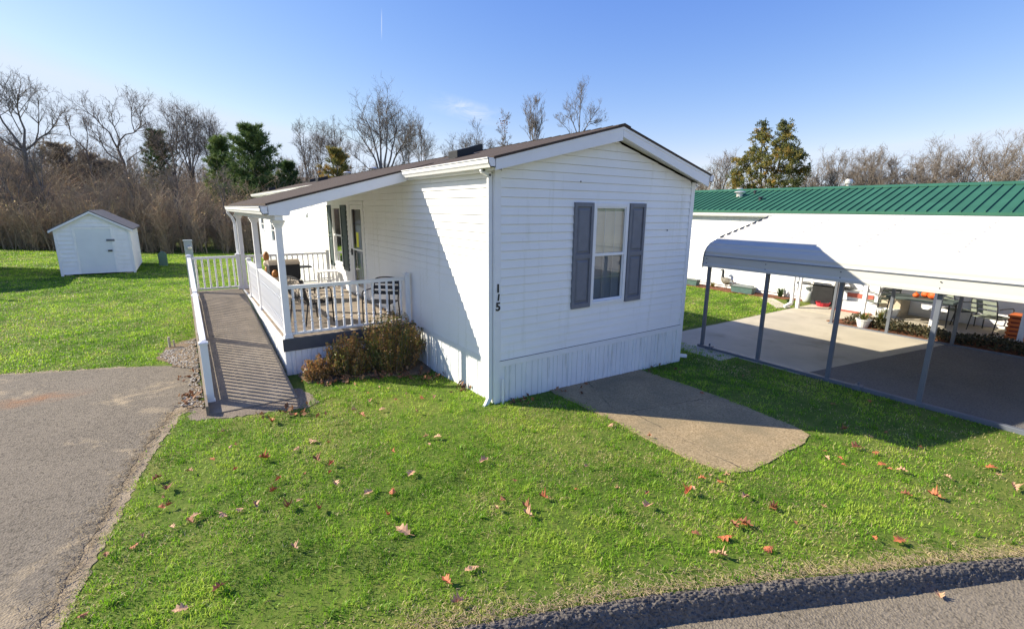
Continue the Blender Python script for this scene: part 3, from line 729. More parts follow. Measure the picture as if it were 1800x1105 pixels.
# numbers 1 1 5 down the corner trim, the second digit hanging crooked
def digit(s, x, z, h, rot=0):
    cu = bpy.data.curves.new('digit_curve', 'FONT'); cu.body = s; cu.size = h / .7; cu.extrude = .004; cu.align_x = 'CENTER'; cu.offset = .004
    t = bpy.data.objects.new('t', cu); COL.objects.link(t)
    dg = bpy.context.evaluated_depsgraph_get(); me = bpy.data.meshes.new_from_object(t.evaluated_get(dg))
    bpy.data.objects.remove(t); bpy.data.curves.remove(cu)
    mt = Matrix.Translation(Vector((x, -.0275, z)) - OFF[hm.name]) @ Matrix.Rotation(PI / 2, 4, 'X') @ Matrix.Rotation(rot, 4, 'Z')
    me.transform(mt); me.materials.clear(); me.materials.append(M['black'])
    o = bpy.data.objects.new('house_number', me); COL.objects.link(o); o.parent = hm; return o
digit('1', .028, 1.56, .108); digit('1', .03, 1.45, .085, -.14); digit('5', .028, 1.315, .108)
# small fittings
mb = MB(); mb.lathe([(.075, 0), (.075, .02), (.05, .045), (.045, .05)], (0, 0, 0), 14)
vv = [TL_(10.93 + a, .015 + c_, 2.39 + b) for a, b, c_ in mb.v]; mb.v = vv; mb.build('dryer_vent', M['trim'], hm, smooth=False)
for x, z in ((1.42, 3.02), (3.42, 2.31)):
    mb = MB(); mb.box(x - .005, x + .005, .01, .028, z - .009, z + .009, TE); mb.build('wall_hook', M['dark'], hm)
def onroof(mb, x, y, lx, ly, h, mat, nm='roof_vent'):
    z = roofz(x); s = SL
    P = lambda a, b, c_: (x + a, y + b, z + (s * a if x < RX else -s * a) + c_)
    mb.hexa([P(-lx * .75, -ly * .75, .002), P(lx * .75, -ly * .75, .002), P(lx * .75, ly * .75, .002), P(-lx * .75, ly * .75, .002)], [P(-lx * .75, -ly * .75, .01), P(lx * .75, -ly * .75, .01), P(lx * .75, ly * .75, .01), P(-lx * .75, ly * .75, .01)])
    mb.hexa([P(-lx / 2, -ly / 2, .01), P(lx / 2, -ly / 2, .01), P(lx / 2, ly / 2, .01), P(-lx / 2, ly / 2, .01)], [P(-lx / 2, -ly / 2, h), P(lx / 2, -ly / 2, h), P(lx / 2, ly / 2, h), P(-lx / 2, ly / 2, h)])
    mb.build(nm, M[mat], hm, bevel=.01)
onroof(MB(), 1.0, 2.72, .34, .34, .13, 'black'); onroof(MB(), 1.72, 3.55, .3, .3, .13, 'black'); onroof(MB(), 1.25, 14.1, .36, .4, .12, 'black'); onroof(MB(), 1.6, 17.2, .3, .36, .12, 'black'); onroof(MB(), .4, 20.2, .3, .4, .12, 'black')
for x, y, h in ((2.5, 11.97, .28), (2.5, 15.1, .3)):
    mb = MB(); z = roofz(x) - .02; mb.lathe([(.06, 0), (.06, h), (.15, h), (.17, h + .03), (.10, h + .075), (.02, h + .085)], (x, y, z), 12); mb.build('vent_cap', M['silver'], hm)
# white marker stake at the corner
st = MB(); st.box(.075, .105, -.075, -.055, -.05, .36); o = st.build('marker_stake', M['trim'], None, bevel=.003); tag(o, 'thin white stake standing in the grass at the house corner', 'stake')
# ---------------------------------------------------------------- porch
PX, PY0, PY1, PZ = -2.205, 2.72, 8.56, .60
po = thing('porch', 'roofed porch with white turned railings and dark grey deck edge along the mobile home', 'porch', (PX / 2, (PY0 + PY1) / 2, 0))
mb = MB(); y = PY0 + .03
rg = random.Random(3)
while y < PY1 - .02:
    e = min(y + .134, PY1); mb.box(PX + .03, -.03, y, e, PZ - .03, PZ + rg.uniform(-.0015, .0015)); y += .14
mb.build('deck', M['deck'], po, bevel=.003)
mb = MB(); mb.box(PX, -.025, PY0, PY0 + .03, .40, PZ - .002); mb.build('rim_board', M['rim'], po, bevel=.003)
mb = MB(); mb.box(PX + .03, -.025, PY1, PY1 + .03, .40, PZ - .002); mb.build('rim_board', M['rim'], po, bevel=.003)
TPF = TF((PX + .02, PY0 + .03, 0), (1, 0, 0), (0, -1, 0)); TPL = TF((PX + .04, PY0 + .03, 0), (0, 1, 0), (-1, 0, 0))
mb = MB(); ribbed(mb, TPF, 0, -PX - .05, lambda u: -.2, .40, .24); mb.build('skirt', M['skirt'], po, fix=False)
mb = MB(); mb.box(PX, PX + .029, PY0 + .031, PY1, .46, PZ - .004); mb.build('side_trim', M['trim'], po)
mb = MB(); ribbed(mb, TPL, 0, PY1 - PY0 - .04, lambda u: -.2, .459, .24); mb.build('skirt', M['skirt'], po, fix=False)
def post(parent, x, y, z0, z1, w=.088, cap=True, capital=False):
    mb = MB(); h = w / 2; mb.box(x - h, x + h, y - h, y + h, z0, z1)
    b = h + .016; mb.box(x - b, x + b, y - b, y + b, z0 + .0005, z0 + .035); b = h + .009; mb.box(x - b, x + b, y - b, y + b, z0 + .035, z0 + .07)
    if cap:
        b = h + .012; mb.box(x - b, x + b, y - b, y + b, z1, z1 + .022)
        mb.hexa([(x - b, y - b, z1 + .022), (x + b, y - b, z1 + .022), (x + b, y + b, z1 + .022), (x - b, y + b, z1 + .022)], [(x - .01, y - .01, z1 + .05), (x + .01, y - .01, z1 + .05), (x + .01, y + .01, z1 + .05), (x - .01, y + .01, z1 + .05)])
    if capital:
        for k, (e, a, b_) in enumerate(((.012, .10, .07), (.026, .07, .035), (.042, .035, .001))):
            b = h + e; mb.box(x - b, x + b, y - b, y + b, z1 - a, z1 - b_)
    return mb.build('post', M['vinylrail'], parent, bevel=.004)
ZB = 2.435
post(po, -2.11, 2.79, PZ, ZB, .095, False, True); post(po, -2.13, 5.42, PZ, ZB, .095, False, True); post(po, -2.13, 8.46, PZ, ZB, .095, False, True)
post(po, -2.14, 7.02, PZ, 1.46); post(po, -.10, 2.79, PZ, 1.47); post(po, -.09, 8.46, PZ, 1.46)
# turned baluster, one shared mesh per height
def baluster_mesh(h):
    p = [(.021, 0), (.021, .13), (.014, .145), (.026, .17), (.015, .195), (.0215, .27), (.019, h * .5), (.0215, h - .27), (.015, h - .195), (.026, h - .17), (.014, h - .145), (.021, h - .13), (.021, h)]
    mb = MB(); mb.lathe(p, (0, 0, 0), 8, cap=False); me = mb.mesh('baluster', smooth=False); me.materials.append(M['vinylrail']); return me
BAL = baluster_mesh(.70)
def railing(parent, a, b, zb=0.08, h=.70, spacing=.125, start=.07):
    """a, b: floor points at the two ends; rails follow the slope"""
    a = Vector(a); b = Vector(b); d = b - a; L = Vector((d.x, d.y, 0)).length; up = Vector((0, 0, 1))
    mb = MB(); lo = up * (zb - .018); hi = up * (zb + h)
    mb.bar(a + lo, b + lo, .045, .038); mb.bar(a + hi + up * .02, b + hi + up * .02, .055, .042); mb.bar(a + hi + up * .046, b + hi + up * .046, .072, .018)
    r = mb.build('railing', M['vinylrail'], parent, bevel=.004)
    n = max(1, int(round((L - 2 * start) / spacing)))
    for i in range(n + 1):
        t = (start + (L - 2 * start) * i / n) / L
        bo = link('baluster', BAL, None, r, a + d * t + up * (zb - .0)); bo.scale = (1, 1, h / .70)
    return r
railing(po, (-2.06, 2.79, PZ), (-.15, 2.79, PZ)); railing(po, (-2.13, 2.84, PZ), (-2.13, 5.37, PZ)); railing(po, (-2.13, 5.47, PZ), (-2.14, 6.97, PZ)); railing(po, (-2.08, 8.46, PZ), (-.14, 8.46, PZ))
# roof continuing the house slope
XE = -2.29; YA, YB = 2.5, 8.74
rz = lambda x: 3.262 + .272 * (x + .13)
mb = MB(); mb.hexa([(XE, YA, rz(XE) - .028), (-.16, YA, rz(-.16) - .028), (-.16, YB, rz(-.16) - .028), (XE, YB, rz(XE) - .028)], [(XE, YA, rz(XE)), (-.16, YA, rz(-.16)), (-.16, YB, rz(-.16)), (XE, YB, rz(XE))])
mb.prism([(-.16, YA, rz(-.16)), (-.16, YA, rz(-.16) - .026), (.35, YA, roofz(.35) + .002), (.35, YA, roofz(.35) + .012)], (0, YB - YA, 0))
pr = mb.build('roof', M['shingle'], po)
for yy in (YA + .012, YB - .036):
    mb = MB(); mb.prism([(XE + .03, yy, rz(XE + .03) - .03), (-.14, yy, rz(-.14) - .03), (-.14, yy, rz(-.14) - .19), (-1.97, yy, rz(-1.97) - .195), (-1.975, yy, rz(-1.97) - .245), (-2.02, yy, rz(-1.97) - .26), (XE + .03, yy, rz(XE + .03) - .175)], (0, .024, 0)); mb.build('fascia', M['trim'], po, bevel=.003)
mb = MB(); mb.prism([(XE + .05, YA + .037, rz(XE + .05) - .135), (-.02, YA + .037, rz(-.02) - .135), (-.02, YA + .037, rz(-.02) - .145), (XE + .05, YA + .037, rz(XE + .05) - .145)], (0, YB - YA - .075, 0)); mb.build('ceiling', M['siding'], po)
mb = MB(); mb.box(-2.18, -2.07, YA + .037, YB - .037, ZB, ZB + .115); mb.build('beam', M['trim'], po, bevel=.004)
mb = MB(); mb.box(XE + .028, XE + .048, YA + .037, YB - .037, rz(XE) - .175, rz(XE) - .03); mb.build('eave_board', M['trim'], po)
gutter(MB(), XE + .027, -1, YA + .0, YB - .0, rz(XE) - .155).build('gutter', M['trim'], po)
downspout('downspout', [(-2.33, 8.55, 2.54), (-2.33, 8.55, 2.47), (-2.25, 8.56, 2.36), (-2.215, 8.56, 2.24), (-2.215, 8.56, .1)], po, .06, .045)
# ---------------------------------------------------------------- ramp
RX0, RX1, RYe, RYt = -3.29, -2.235, 1.66, 7.3
ra = thing('wheelchair_ramp', 'long grey boarded wheelchair ramp with white railing rising beside the porch', 'ramp', (-2.75, 4.5, 0))
rampz = lambda y: .022 + (PZ - .01 - .022) * (y - RYe) / (RYt - RYe) if y < RYt else PZ - .006
mb = MB(); y = RYe
while y < 8.56:
    e = min(y + .1335, 8.57)
    mb.hexa([(RX0, y, rampz(y) - .03), (RX1, y, rampz(y) - .03), (RX1, e, rampz(e) - .03), (RX0, e, rampz(e) - .03)], [(RX0, y, rampz(y)), (RX1, y, rampz(y)), (RX1, e, rampz(e)), (RX0, e, rampz(e))]); y += .134
mb.build('deck', M['rampdeck'], ra, bevel=.0015)
for x0, x1, dz in ((RX0 - .03, RX0, .0), ):
    mb = MB()
    for ya, yb in ((RYe, RYt), (RYt, 8.57)):
        mb.hexa([(x0, ya, rampz(ya) - (.05 if ya == RYe else .22)), (x1, ya, rampz(ya) - (.05 if ya == RYe else .22)), (x1, yb, rampz(yb) - .22), (x0, yb, rampz(yb) - .22)], [(x0, ya, rampz(ya) + .11), (x1, ya, rampz(ya) + .11), (x1, yb, rampz(yb) + .11), (x0, yb, rampz(yb) + .11)])
    mb.build('side_board', M['rampdeck'] if x0 < -3 else M['rim'], ra)
mb = MB(); mb.box(RX0, RX1 + .02, 8.572, 8.6, .38, PZ - .004); mb.build('rim_board', M['rim'], ra)
mb = MB()
for y in (5.2, 6.6, 8.0, 8.5):
    for x in (RX0 + .06, RX1 - .1): mb.box(x - .045, x + .045, y - .045, y + .045, -.1, rampz(y) - .031)
mb.build('support_post', M['deck'], ra)
lx = -3.25
post(ra, lx, 2.06, 0.012, .86, .088); post(ra, lx, 4.68, rampz(4.68), 1.09); post(ra, lx, 8.46, PZ, 1.46); post(ra, -2.235, 8.46, PZ, 1.45)
for a_, b_ in (((lx, 2.11, rampz(2.11)), (lx, 4.63, rampz(4.63))), ((lx, 4.73, rampz(4.73)), (lx, RYt, rampz(RYt))), ((lx, RYt, PZ), (lx, 8.41, PZ))): railing(ra, a_, b_, .14, .64)
railing(ra, (lx + .05, 8.46, PZ), (-2.28, 8.46, PZ), .08)
# ---------------------------------------------------------------- things on the porch
def chair(name, label, loc, rotz, mat_f, mat_s, group=None, cushion=False):
    """outdoor armchair facing local -Y, seat .42 high"""
    t = thing(name, label, 'chair', loc, rotz, group, local=True)
    fr = MB(); w = .27
    for s in (-w, w):
        fr.tube([(s, -.27, 0), (s, -.26, .40), (s, -.25, .60), (s, -.20, .635), (s, .12, .63), (s, .2, .62)], .013, 6)
        fr.tube([(s * .96, .27, 0), (s * .96, .20, .40), (s * .96, .26, .64), (s * .93, .31, .80)], .013, 6)
        fr.tube([(s, -.26, .39), (s * .96, .2, .37)], .012, 6)
    fr.build('frame', mat_f, t, local=True)
    tb = MB(); tb.tube([(-w * .93, .31, .80)] + [(w * .93 * math.sin(a), .315 + .01 * math.cos(a), .80 + .06 * math.cos(a)) for a in np.linspace(-1.4, 1.4, 9)] + [(w * .93, .31, .80)], .014, 6); tb.build('top_rail', mat_f, t, local=True)
    for nm, pts in (('seat', [(-.27, .40), (-.1, .385), (.1, .375), (.2, .38)]), ):
        mb = MB()
        for (ya, za), (yb, zb_) in zip(pts, pts[1:]): mb.hexa([(-w + .01, ya, za - .006), (w - .01, ya, za - .006), (w - .01, yb, zb_ - .006), (-w + .01, yb, zb_ - .006)], [(-w + .01, ya, za + .006 + (.05 if cushion else 0)), (w - .01, ya, za + .006 + (.05 if cushion else 0)), (w - .01, yb, zb_ + .006 + (.05 if cushion else 0)), (-w + .01, yb, zb_ + .006 + (.05 if cushion else 0))])
        mb.build('seat', mat_s, t, local=True, bevel=.006 if cushion else 0)
    mb = MB()
    if cushion:
        mb.hexa([(-w + .02, .17, .43), (w - .02, .17, .43), (w - .02, .24, .43), (-w + .02, .24, .43)], [(-w + .02, .24, .82), (w - .02, .24, .82), (w - .02, .31, .82), (-w + .02, .31, .82)])
    else:
        for k in range(3): z = .49 + k * .115; yy = .225 + (z - .4) * .2; mb.hexa([(-w * .95, yy - .006, z), (w * .95, yy - .006, z), (w * .95, yy + .006, z), (-w * .95, yy + .006, z)], [(-w * .94, yy + .008, z + .075), (w * .94, yy + .008, z + .075), (w * .94, yy + .02, z + .075), (-w * .94, yy + .02, z + .075)])
    mb.build('backrest', mat_s, t, local=True, bevel=.02 if cushion else 0)
    return t
def pattern_mat():
    m, nt, out = newmat('patterned_cushion'); co = objco(nt)
    v = N(nt, 'ShaderNodeTexVoronoi', feature='DISTANCE_TO_EDGE'); v.inputs['Scale'].default_value = 13; nt.links.new(co, v.inputs['Vector'])
    col = ramp(nt, v.outputs['Distance'], [(.08, (.025, .022, .022)), (.14, (.45, .38, .3))])
    col = mixc(nt, maprange(nt, noise(nt, co, 5), .42, .5, 0, 1), (.03, .028, .028), col)
    principled(nt, out, col, .8); return m
M['cushion'] = pattern_mat()
chair('patio_chair', 'black framed porch chair with a dark flower patterned cushion behind the front railing', (-1.55, 3.75, PZ), 1.9, M['black'], M['cushion'], None, True)
bc = chair('patio_chair', 'black slatted metal armchair against the house wall beside the front railing', (-.40, 3.3, PZ), -.75, M['black'], M['black']); bc.scale = (.95, .95, .87)
gr = thing('charcoal_grill', 'black grill with a brown lid standing on the porch behind the front post', 'grill', (-1.55, 6.3, PZ), 0)
gr.rotation_euler = (0, 0, 0)
mb = MB(); mb.box(-1.86, -1.24, 6.08, 6.52, PZ + .50, PZ + .80); mb.hexa([(-1.82, 6.1, PZ + .42), (-1.28, 6.1, PZ + .42), (-1.28, 6.5, PZ + .42), (-1.82, 6.5, PZ + .42)], [(-1.86, 6.08, PZ + .5), (-1.24, 6.08, PZ + .5), (-1.24, 6.52, PZ + .5), (-1.86, 6.52, PZ + .5)]); mb.build('firebox', M['black'], gr, bevel=.02)
mb = MB(); mb.prism([(-1.87, 6.07 + .46 * k / 8, PZ + .80 + .10 * math.sin(PI * k / 8)) for k in range(9)], (.64, 0, 0)); mb.build('lid', M['deck'], gr, bevel=.01)
for x in (-1.78, -1.32):
    for yy in (6.14, 6.46): mb = MB(); mb.tube([(x, yy, PZ + .45), (x + (.05 if x > -1.5 else -.05), yy, PZ)], .02, 6); mb.build('leg', M['black'], gr)
mb = MB(); mb.box(-1.23, -.98, 6.15, 6.45, PZ + .70, PZ + .73); mb.build('side_shelf', M['black'], gr, bevel=.006)
mb = MB(); mb.box(-1.75, -1.35, 6.12, 6.44, PZ + .2, PZ + .22); mb.build('lower_shelf', M['rim'], gr, bevel=.006)
def totem(x, y, h, label):
    t = thing('carved_post', label, 'ornament', (x, y, PZ))
    p = [(.075, 0), (.075, .05), (.05, .08), (.062, h * .3), (.066, h * .45), (.05, h * .6), (.035, h * .64)]
    mb = MB(); mb.lathe(p, (x, y, PZ), 12); mb.build('body', M['wood'], t, smooth=True)
    mb = MB(); mb.lathe([(.035, h * .64), (.075, h * .68), (.078, h * .74), (.05, h * .79)], (x, y, PZ), 12); mb.build('collar', M['cream'], t)
    mb = MB(); mb.lathe([(.05, h * .79), (.068, h * .86), (.06, h * .94), (.03, h)], (x, y, PZ), 12); mb.build('cap', M['wood'], t, smooth=True)
    mb = MB()
    for k in range(4): mb.box(x - .09, x - .05, y - .012, y + .012, PZ + h * (.1 + .13 * k), PZ + h * (.16 + .13 * k))
    mb.build('carving', M['cream'], t)
totem(-1.72, 7.5, .98, 'tall orange wooden ornament post on the porch near the back railing')
totem(-1.78, 5.9, .72, 'short orange wooden ornament post on the porch between the front and middle posts')
tb = thing('plant_stand', 'small white slatted stand below the porch window', 'stand', (-.32, 7.7, PZ))
mb = MB()
for k in range(4): mb.box(-.54, -.08, 7.46 + k * .115, 7.56 + k * .115, PZ + .40, PZ + .42)
mb.build('stand_top', M['trim'], tb, bevel=.003)
for x in (-.5, -.12):
    for y in (7.49, 7.86): mb = MB(); mb.bar((x, y, PZ), (x, y, PZ + .40), .035, .035); mb.build('leg', M['trim'], tb)
mb = MB(); mb.bar((-.5, 7.49, PZ + .2), (-.12, 7.49, PZ + .2), .02, .03); mb.bar((-.5, 7.86, PZ + .2), (-.12, 7.86, PZ + .2), .02, .03); mb.build('stretcher', M['trim'], tb)
# ---------------------------------------------------------------- shed
sx0, sx1, sy0, sy1 = -7.2, -5.04, 18.9, 22.9
sh = thing('garden_shed', 'small white garden shed with a grey blue door and gable roof on the back lawn', 'shed', (-6.1, 20.9, 0))
sm = (sx0 + sx1) / 2
TSF = TF((sx0, sy0, 0), (1, 0, 0), (0, -1, 0)); TSR = TF((sx1, sy0, 0), (0, 1, 0), (1, 0, 0)); TSL = TF((sx0, sy0, 0), (0, 1, 0), (-1, 0, 0)); TSB = TF((sx0, sy1, 0), (1, 0, 0), (0, 1, 0))
sw = sx1 - sx0; top = lambda z: (max(0, (z - 1.72) / .575), min(sw, sw - (z - 1.72) / .575)) if z > 1.72 else (0, sw)
SD = (.56, 1.60, .06, 1.74)
for nm, T, L, tp, ho in (('front_wall', TSF, sw, top, [SD]), ('rear_wall', TSB, sw, top, []), ('side_wall', TSR, sy1 - sy0, None, []), ('side_wall', TSL, sy1 - sy0, None, [])):
    mb = MB(); siding(mb, T, .03, L - .03, .06, 2.33 if tp else 1.74, ho, tp, .16, .03); mb.build(nm, M['shed'], sh, fix=False)
mb = MB(); u0, u1, z0, z1 = SD
mb.box(u0, u1, -.02, .012, z0, z1, TSF); mb.box(u0 + .45, u0 + .46, .012, .016, z0 + .02, z1 - .02, TSF); mb.box(u0 + .9, u0 + .91, .012, .016, z0 + .02, z1 - .02, TSF); d_ = mb.build('door', M['sheddoor'], sh)
mb = MB(); mb.box(u0 - .07, u0, -.01, .028, z0, z1 + .07, TSF); mb.box(u1, u1 + .07, -.01, .028, z0, z1 + .07, TSF); mb.box(u0, u1, -.01, .0275, z1, z1 + .07, TSF); mb.build('door_frame', M['shed'], sh)
mb = MB(); mb.box(u1 - .16, u1 - .03, .012, .05, .88, .94, TSF); mb.build('handle', M['dark'], d_)
mb = MB(); mb.box(u1 - .16, u1 + .09, .03, .045, 1.27, 1.35, TSF); mb.build('hasp', M['steel'], d_)
for x in (sx0, sx1):
    for y in (sy0, sy1):
        mb = MB(); xa = (x - .03, x + .05) if x == sx0 else (x - .05, x + .03); ya = (y - .03, y + .05) if y == sy0 else (y - .05, y + .03); mb.box(*xa, *ya, .0, 1.72); mb.build('corner_trim', M['trim'], sh)
mb = MB(); szr = 1.75 + .575 * (sw / 2 + .13)
for xa, xb in ((sx0 - .15, sm), (sx1 + .15, sm)):
    mb.hexa([(xa, sy0 - .12, 1.69), (xb, sy0 - .12, 1.69 + .575 * (sw / 2 + .15)), (xb, sy1 + .12, 1.69 + .575 * (sw / 2 + .15)), (xa, sy1 + .12, 1.69)], [(xa, sy0 - .12, 1.73), (xb, sy0 - .12, 1.73 + .575 * (sw / 2 + .15)), (xb, sy1 + .12, 1.73 + .575 * (sw / 2 + .15)), (xa, sy1 + .12, 1.73)])
mb.build('roof', M['shingleg'], sh)
mb = MB()
for xa in (sx0 - .15, sx1 + .15):
    za, zb_ = 1.688, 1.688 + .575 * (sw / 2 + .15)
    mb.prism([(xa, sy0 - .122, za), (sm, sy0 - .122, zb_), (sm, sy0 - .122, zb_ - .075), (xa, sy0 - .122, za - .075)], (0, .02, 0))
mb.build('rake_board', M['trim'], sh)
mb = MB()
for x in (sx0 + .1, sx1 - .25):
    for y in (sy0 + .02, sy1 - .4): mb.box(x, x + .15, y, y + .35, -.05, .06)
mb.build('base_block', M['concrete'], sh)
# green pedestal on the lawn, meter pedestal by the ramp landing
pe = thing('utility_pedestal', 'green rounded utility pedestal on the back lawn beside the shed', 'utility box', (-4.16, 21.1, 0))
mb = MB(); mb.prism([(-4.32 + .32 * k / 12, 20.95, .52 + .12 * math.sin(PI * k / 12)) for k in range(13)] + [(-4.0, 20.95, 0), (-4.32, 20.95, 0)], (0, .32, 0)); mb.build('housing', M['greenbox'], pe, bevel=.01)
mb = MB(); mb.box(-4.28, -4.04, 20.935, 20.949, .08, .48); mb.build('door', M['greenbox'], pe, bevel=.004)
me_ = thing('meter_pedestal', 'pale grey green electric meter pedestal standing behind the ramp landing', 'utility box', (-3.22, 10.2, 0))
mb = MB(); mb.box(-3.31, -3.13, 10.12, 10.28, -.05, 1.72); mb.build('cabinet', M['greybox'], me_, bevel=.008)
mb = MB(); mb.lathe([(.05, 0), (.05, .03), (.035, .05)], (0, 0, 0), 12); mb.v = [(-3.2 + a, 10.119 - c_, 1.55 + b) for a, b, c_ in mb.v]; mb.build('meter_dial', M['silver'], me_)
mb = MB(); mb.box(-3.325, -3.115, 10.105, 10.295, 1.72, 1.745); mb.build('lid', M['greybox'], me_, bevel=.004)
mk = thing('marker_post', 'short white post at the far left edge of the lawn', 'post', (-7.85, 13.75, 0)); mb = MB(); mb.box(-7.9, -7.8, 13.7, 13.8, -.1, .56); mb.hexa([(-7.91, 13.69, .56), (-7.79, 13.69, .56), (-7.79, 13.81, .56), (-7.91, 13.81, .56)], [(-7.87, 13.73, .61), (-7.83, 13.73, .61), (-7.83, 13.77, .61), (-7.87, 13.77, .61)]); mb.build('shaft', M['trim'], mk)
wp = thing('water_spigot', 'small grey pipe stub standing in the gravel left of the ramp', 'pipe', (-3.75, 5.55, 0)); mb = MB(); mb.tube([(-3.75, 5.55, -.05), (-3.75, 5.55, .22)], .022, 8); mb.tube([(-3.68, 5.56, -.05), (-3.68, 5.56, .15)], .016, 8); mb.build('pipe', M['concrete'], wp)
# neighbour on the left, just outside the frame: its roof throws the long shadow across the back lawn
nb = thing('neighbour_home', 'white mobile home at the left end of the back lawn', 'mobile home', (-12, 21, 0))
mb = MB(); TN1 = TF((-10.1, 18.8, 0), (0, 1, 0), (1, 0, 0)); siding(mb, TN1, 0, 5.2, .3, 2.8); TN2 = TF((-14, 18.8, 0), (1, 0, 0), (0, -1, 0)); siding(mb, TN2, 0, 3.9, .3, 2.8); mb.box(-13.98, -10.12, 18.82, 23.98, -.1, 2.8); mb.build('wall', M['siding'], nb, fix=False)
mb = MB(); mb.prism([(-9.9, 18.6, 2.8), (-12.05, 18.6, 3.4), (-14.2, 18.6, 2.8), (-14.2, 18.6, 2.72), (-9.9, 18.6, 2.72)], (0, 5.6, 0)); mb.build('roof', M['shingle'], nb)
window(nb, TN1, (1.2, 2.1, 1.1, 2.3), 2, 'blindg', 'blindg', True, True)
# ---------------------------------------------------------------- carport
GZ = -.15
cp = thing('carport', 'white metal carport with rounded eaves on blue grey steel posts', 'carport', (7.7, -3, GZ))
CY0, CY1 = .45, -5.9
half = [(5.235, 1.555), (5.24, 1.66), (5.248, 1.765), (5.27, 1.85), (5.325, 1.93), (5.41, 1.995), (5.53, 2.045), (5.68, 2.085), (6.3, 2.225), (7.0, 2.385), (7.72, 2.555)]
prof = half + [(15.44 - x, z) for x, z in half[::-1][1:]]
def cpz(x): return float(np.interp(x, [p[0] for p in prof], [p[1] for p in prof]))
# panels with raised ribs running lengthwise
dense = []
for (xa, za), (xb, zb_) in zip(prof, prof[1:]):
    L = math.hypot(xb - xa, zb_ - za); n = max(1, int(L / .03))
    for k in range(n): dense.append((xa + (xb - xa) * k / n, za + (zb_ - za) * k / n))
dense.append(prof[-1]); S = 0; out = []
for i, (x, z) in enumerate(dense):
    if i: S += math.hypot(x - dense[i - 1][0], z - dense[i - 1][1])
    a = dense[max(0, i - 1)]; b = dense[min(len(dense) - 1, i + 1)]; tx, tz = b[0] - a[0], b[1] - a[1]; l = math.hypot(tx, tz)
    rib = .016 if (S % .24) < .055 else 0.0
    if abs(S - .235) < .02: rib = -.012
    out.append((x - tz / l * rib, z + tx / l * rib))
mb = MB(); n = len(out)
inner = [(x, z - .006) for x, z in out]
for (xa, za), (xb, zb_) in zip(out, out[1:]): mb.quad((xa, CY0, za), (xb, CY0, zb_), (xb, CY1, zb_), (xa, CY1, za))
for (xa, za), (xb, zb_) in zip(inner, inner[1:]): mb.quad((xa, CY1, za), (xb, CY1, zb_), (xb, CY0, zb_), (xa, CY0, za))
for yy in (CY0, CY1):
    for i in range(n - 1): mb.quad((out[i][0], yy, out[i][1]), (out[i + 1][0], yy, out[i + 1][1]), (inner[i + 1][0], yy, inner[i + 1][1]), (inner[i][0], yy, inner[i][1]))
rf_ = mb.build('roof', M['cpwhite'], cp, fix=False)
mb = MB(); mb.box(5.226, 5.238, CY1, CY0 + .002, 1.762, 1.774); mb.build('seam', M['steel'], cp)
mb = MB()
for yy in (CY0 + .004, CY1 - .004):
    for (xa, za), (xb, zb_) in zip(prof, prof[1:]): mb.bar((xa, yy, za - .02), (xb, yy, zb_ - .02), .01, .04)
mb.build('end_trim', M['steel'], cp)
mb = MB(); xx = 5.75
while xx < 7.6:
    mb.bar((xx, CY0 + .006, cpz(xx) + .016), (xx + .17, CY0 + .006, cpz(xx + .17) + .016), .012, .026); xx += .232
mb.build('painted_rib_gap', M['dark'], cp)  # dark dashes added in place of the shaded gaps at the rib ends
near = [(.375), (-.80), (-1.995), (-3.22), (-4.45), (-5.65)]
for y in near:
    mb = MB(); mb.box(5.335, 5.395, y - .03, y + .03, GZ + .02, 1.93); mb.build('post', M['steel'], cp, bevel=.004)
    mb = MB(); mb.tube([(x, y, z - .045) for x, z in [(5.36, 1.88)] + prof[4:-4] + [(10.08, 1.88)]], .025, 6); mb.build('roof_bow', M['steel'], cp)
    mb = MB()
    for z in (1.6, 1.70): mb.lathe([(.010, 0), (.008, .008)], (0, 0, 0), 6); 
    mb.v = [(5.234 - c_, y + a, (1.62 if i < 12 else 1.71) + b) for i, (a, b, c_) in enumerate(mb.v)]; mb.build('bolt', M['dark'], cp)
    for k in range(14):
        x = 5.75 + k * .14; mb = MB(); mb.box(x - .005, x + .005, y - .005, y + .005, cpz(x) - .004, cpz(x) + .018); mb.build('screw', M['silver'], rf_)
for y in (-.16, -1.33, -2.5, -3.75, -5.0):
    mb = MB(); mb.box(10.03, 10.09, y - .03, y + .03, GZ + .01, 1.9); mb.build('post', M['steel'], cp, bevel=.004)
mb = MB(); mb.box(5.325, 5.405, CY1 + .1, .46, -.165, -.085); mb.build('base_rail', M['steel'], cp, bevel=.006)
mb = MB(); mb.box(10.02, 10.10, CY1 + .1, -.1, -.17, -.11); mb.build('base_rail', M['steel'], cp, bevel=.006)
for y in (.2, -2.45):
    mb = MB(); mb.box(5.29, 5.43, y - .06, y + .06, -.17, -.07); mb.lathe([(.02, 0), (.02, .05)], (5.36, y, -.07), 8); mb.build('anchor', M['steel'], cp, bevel=.006)
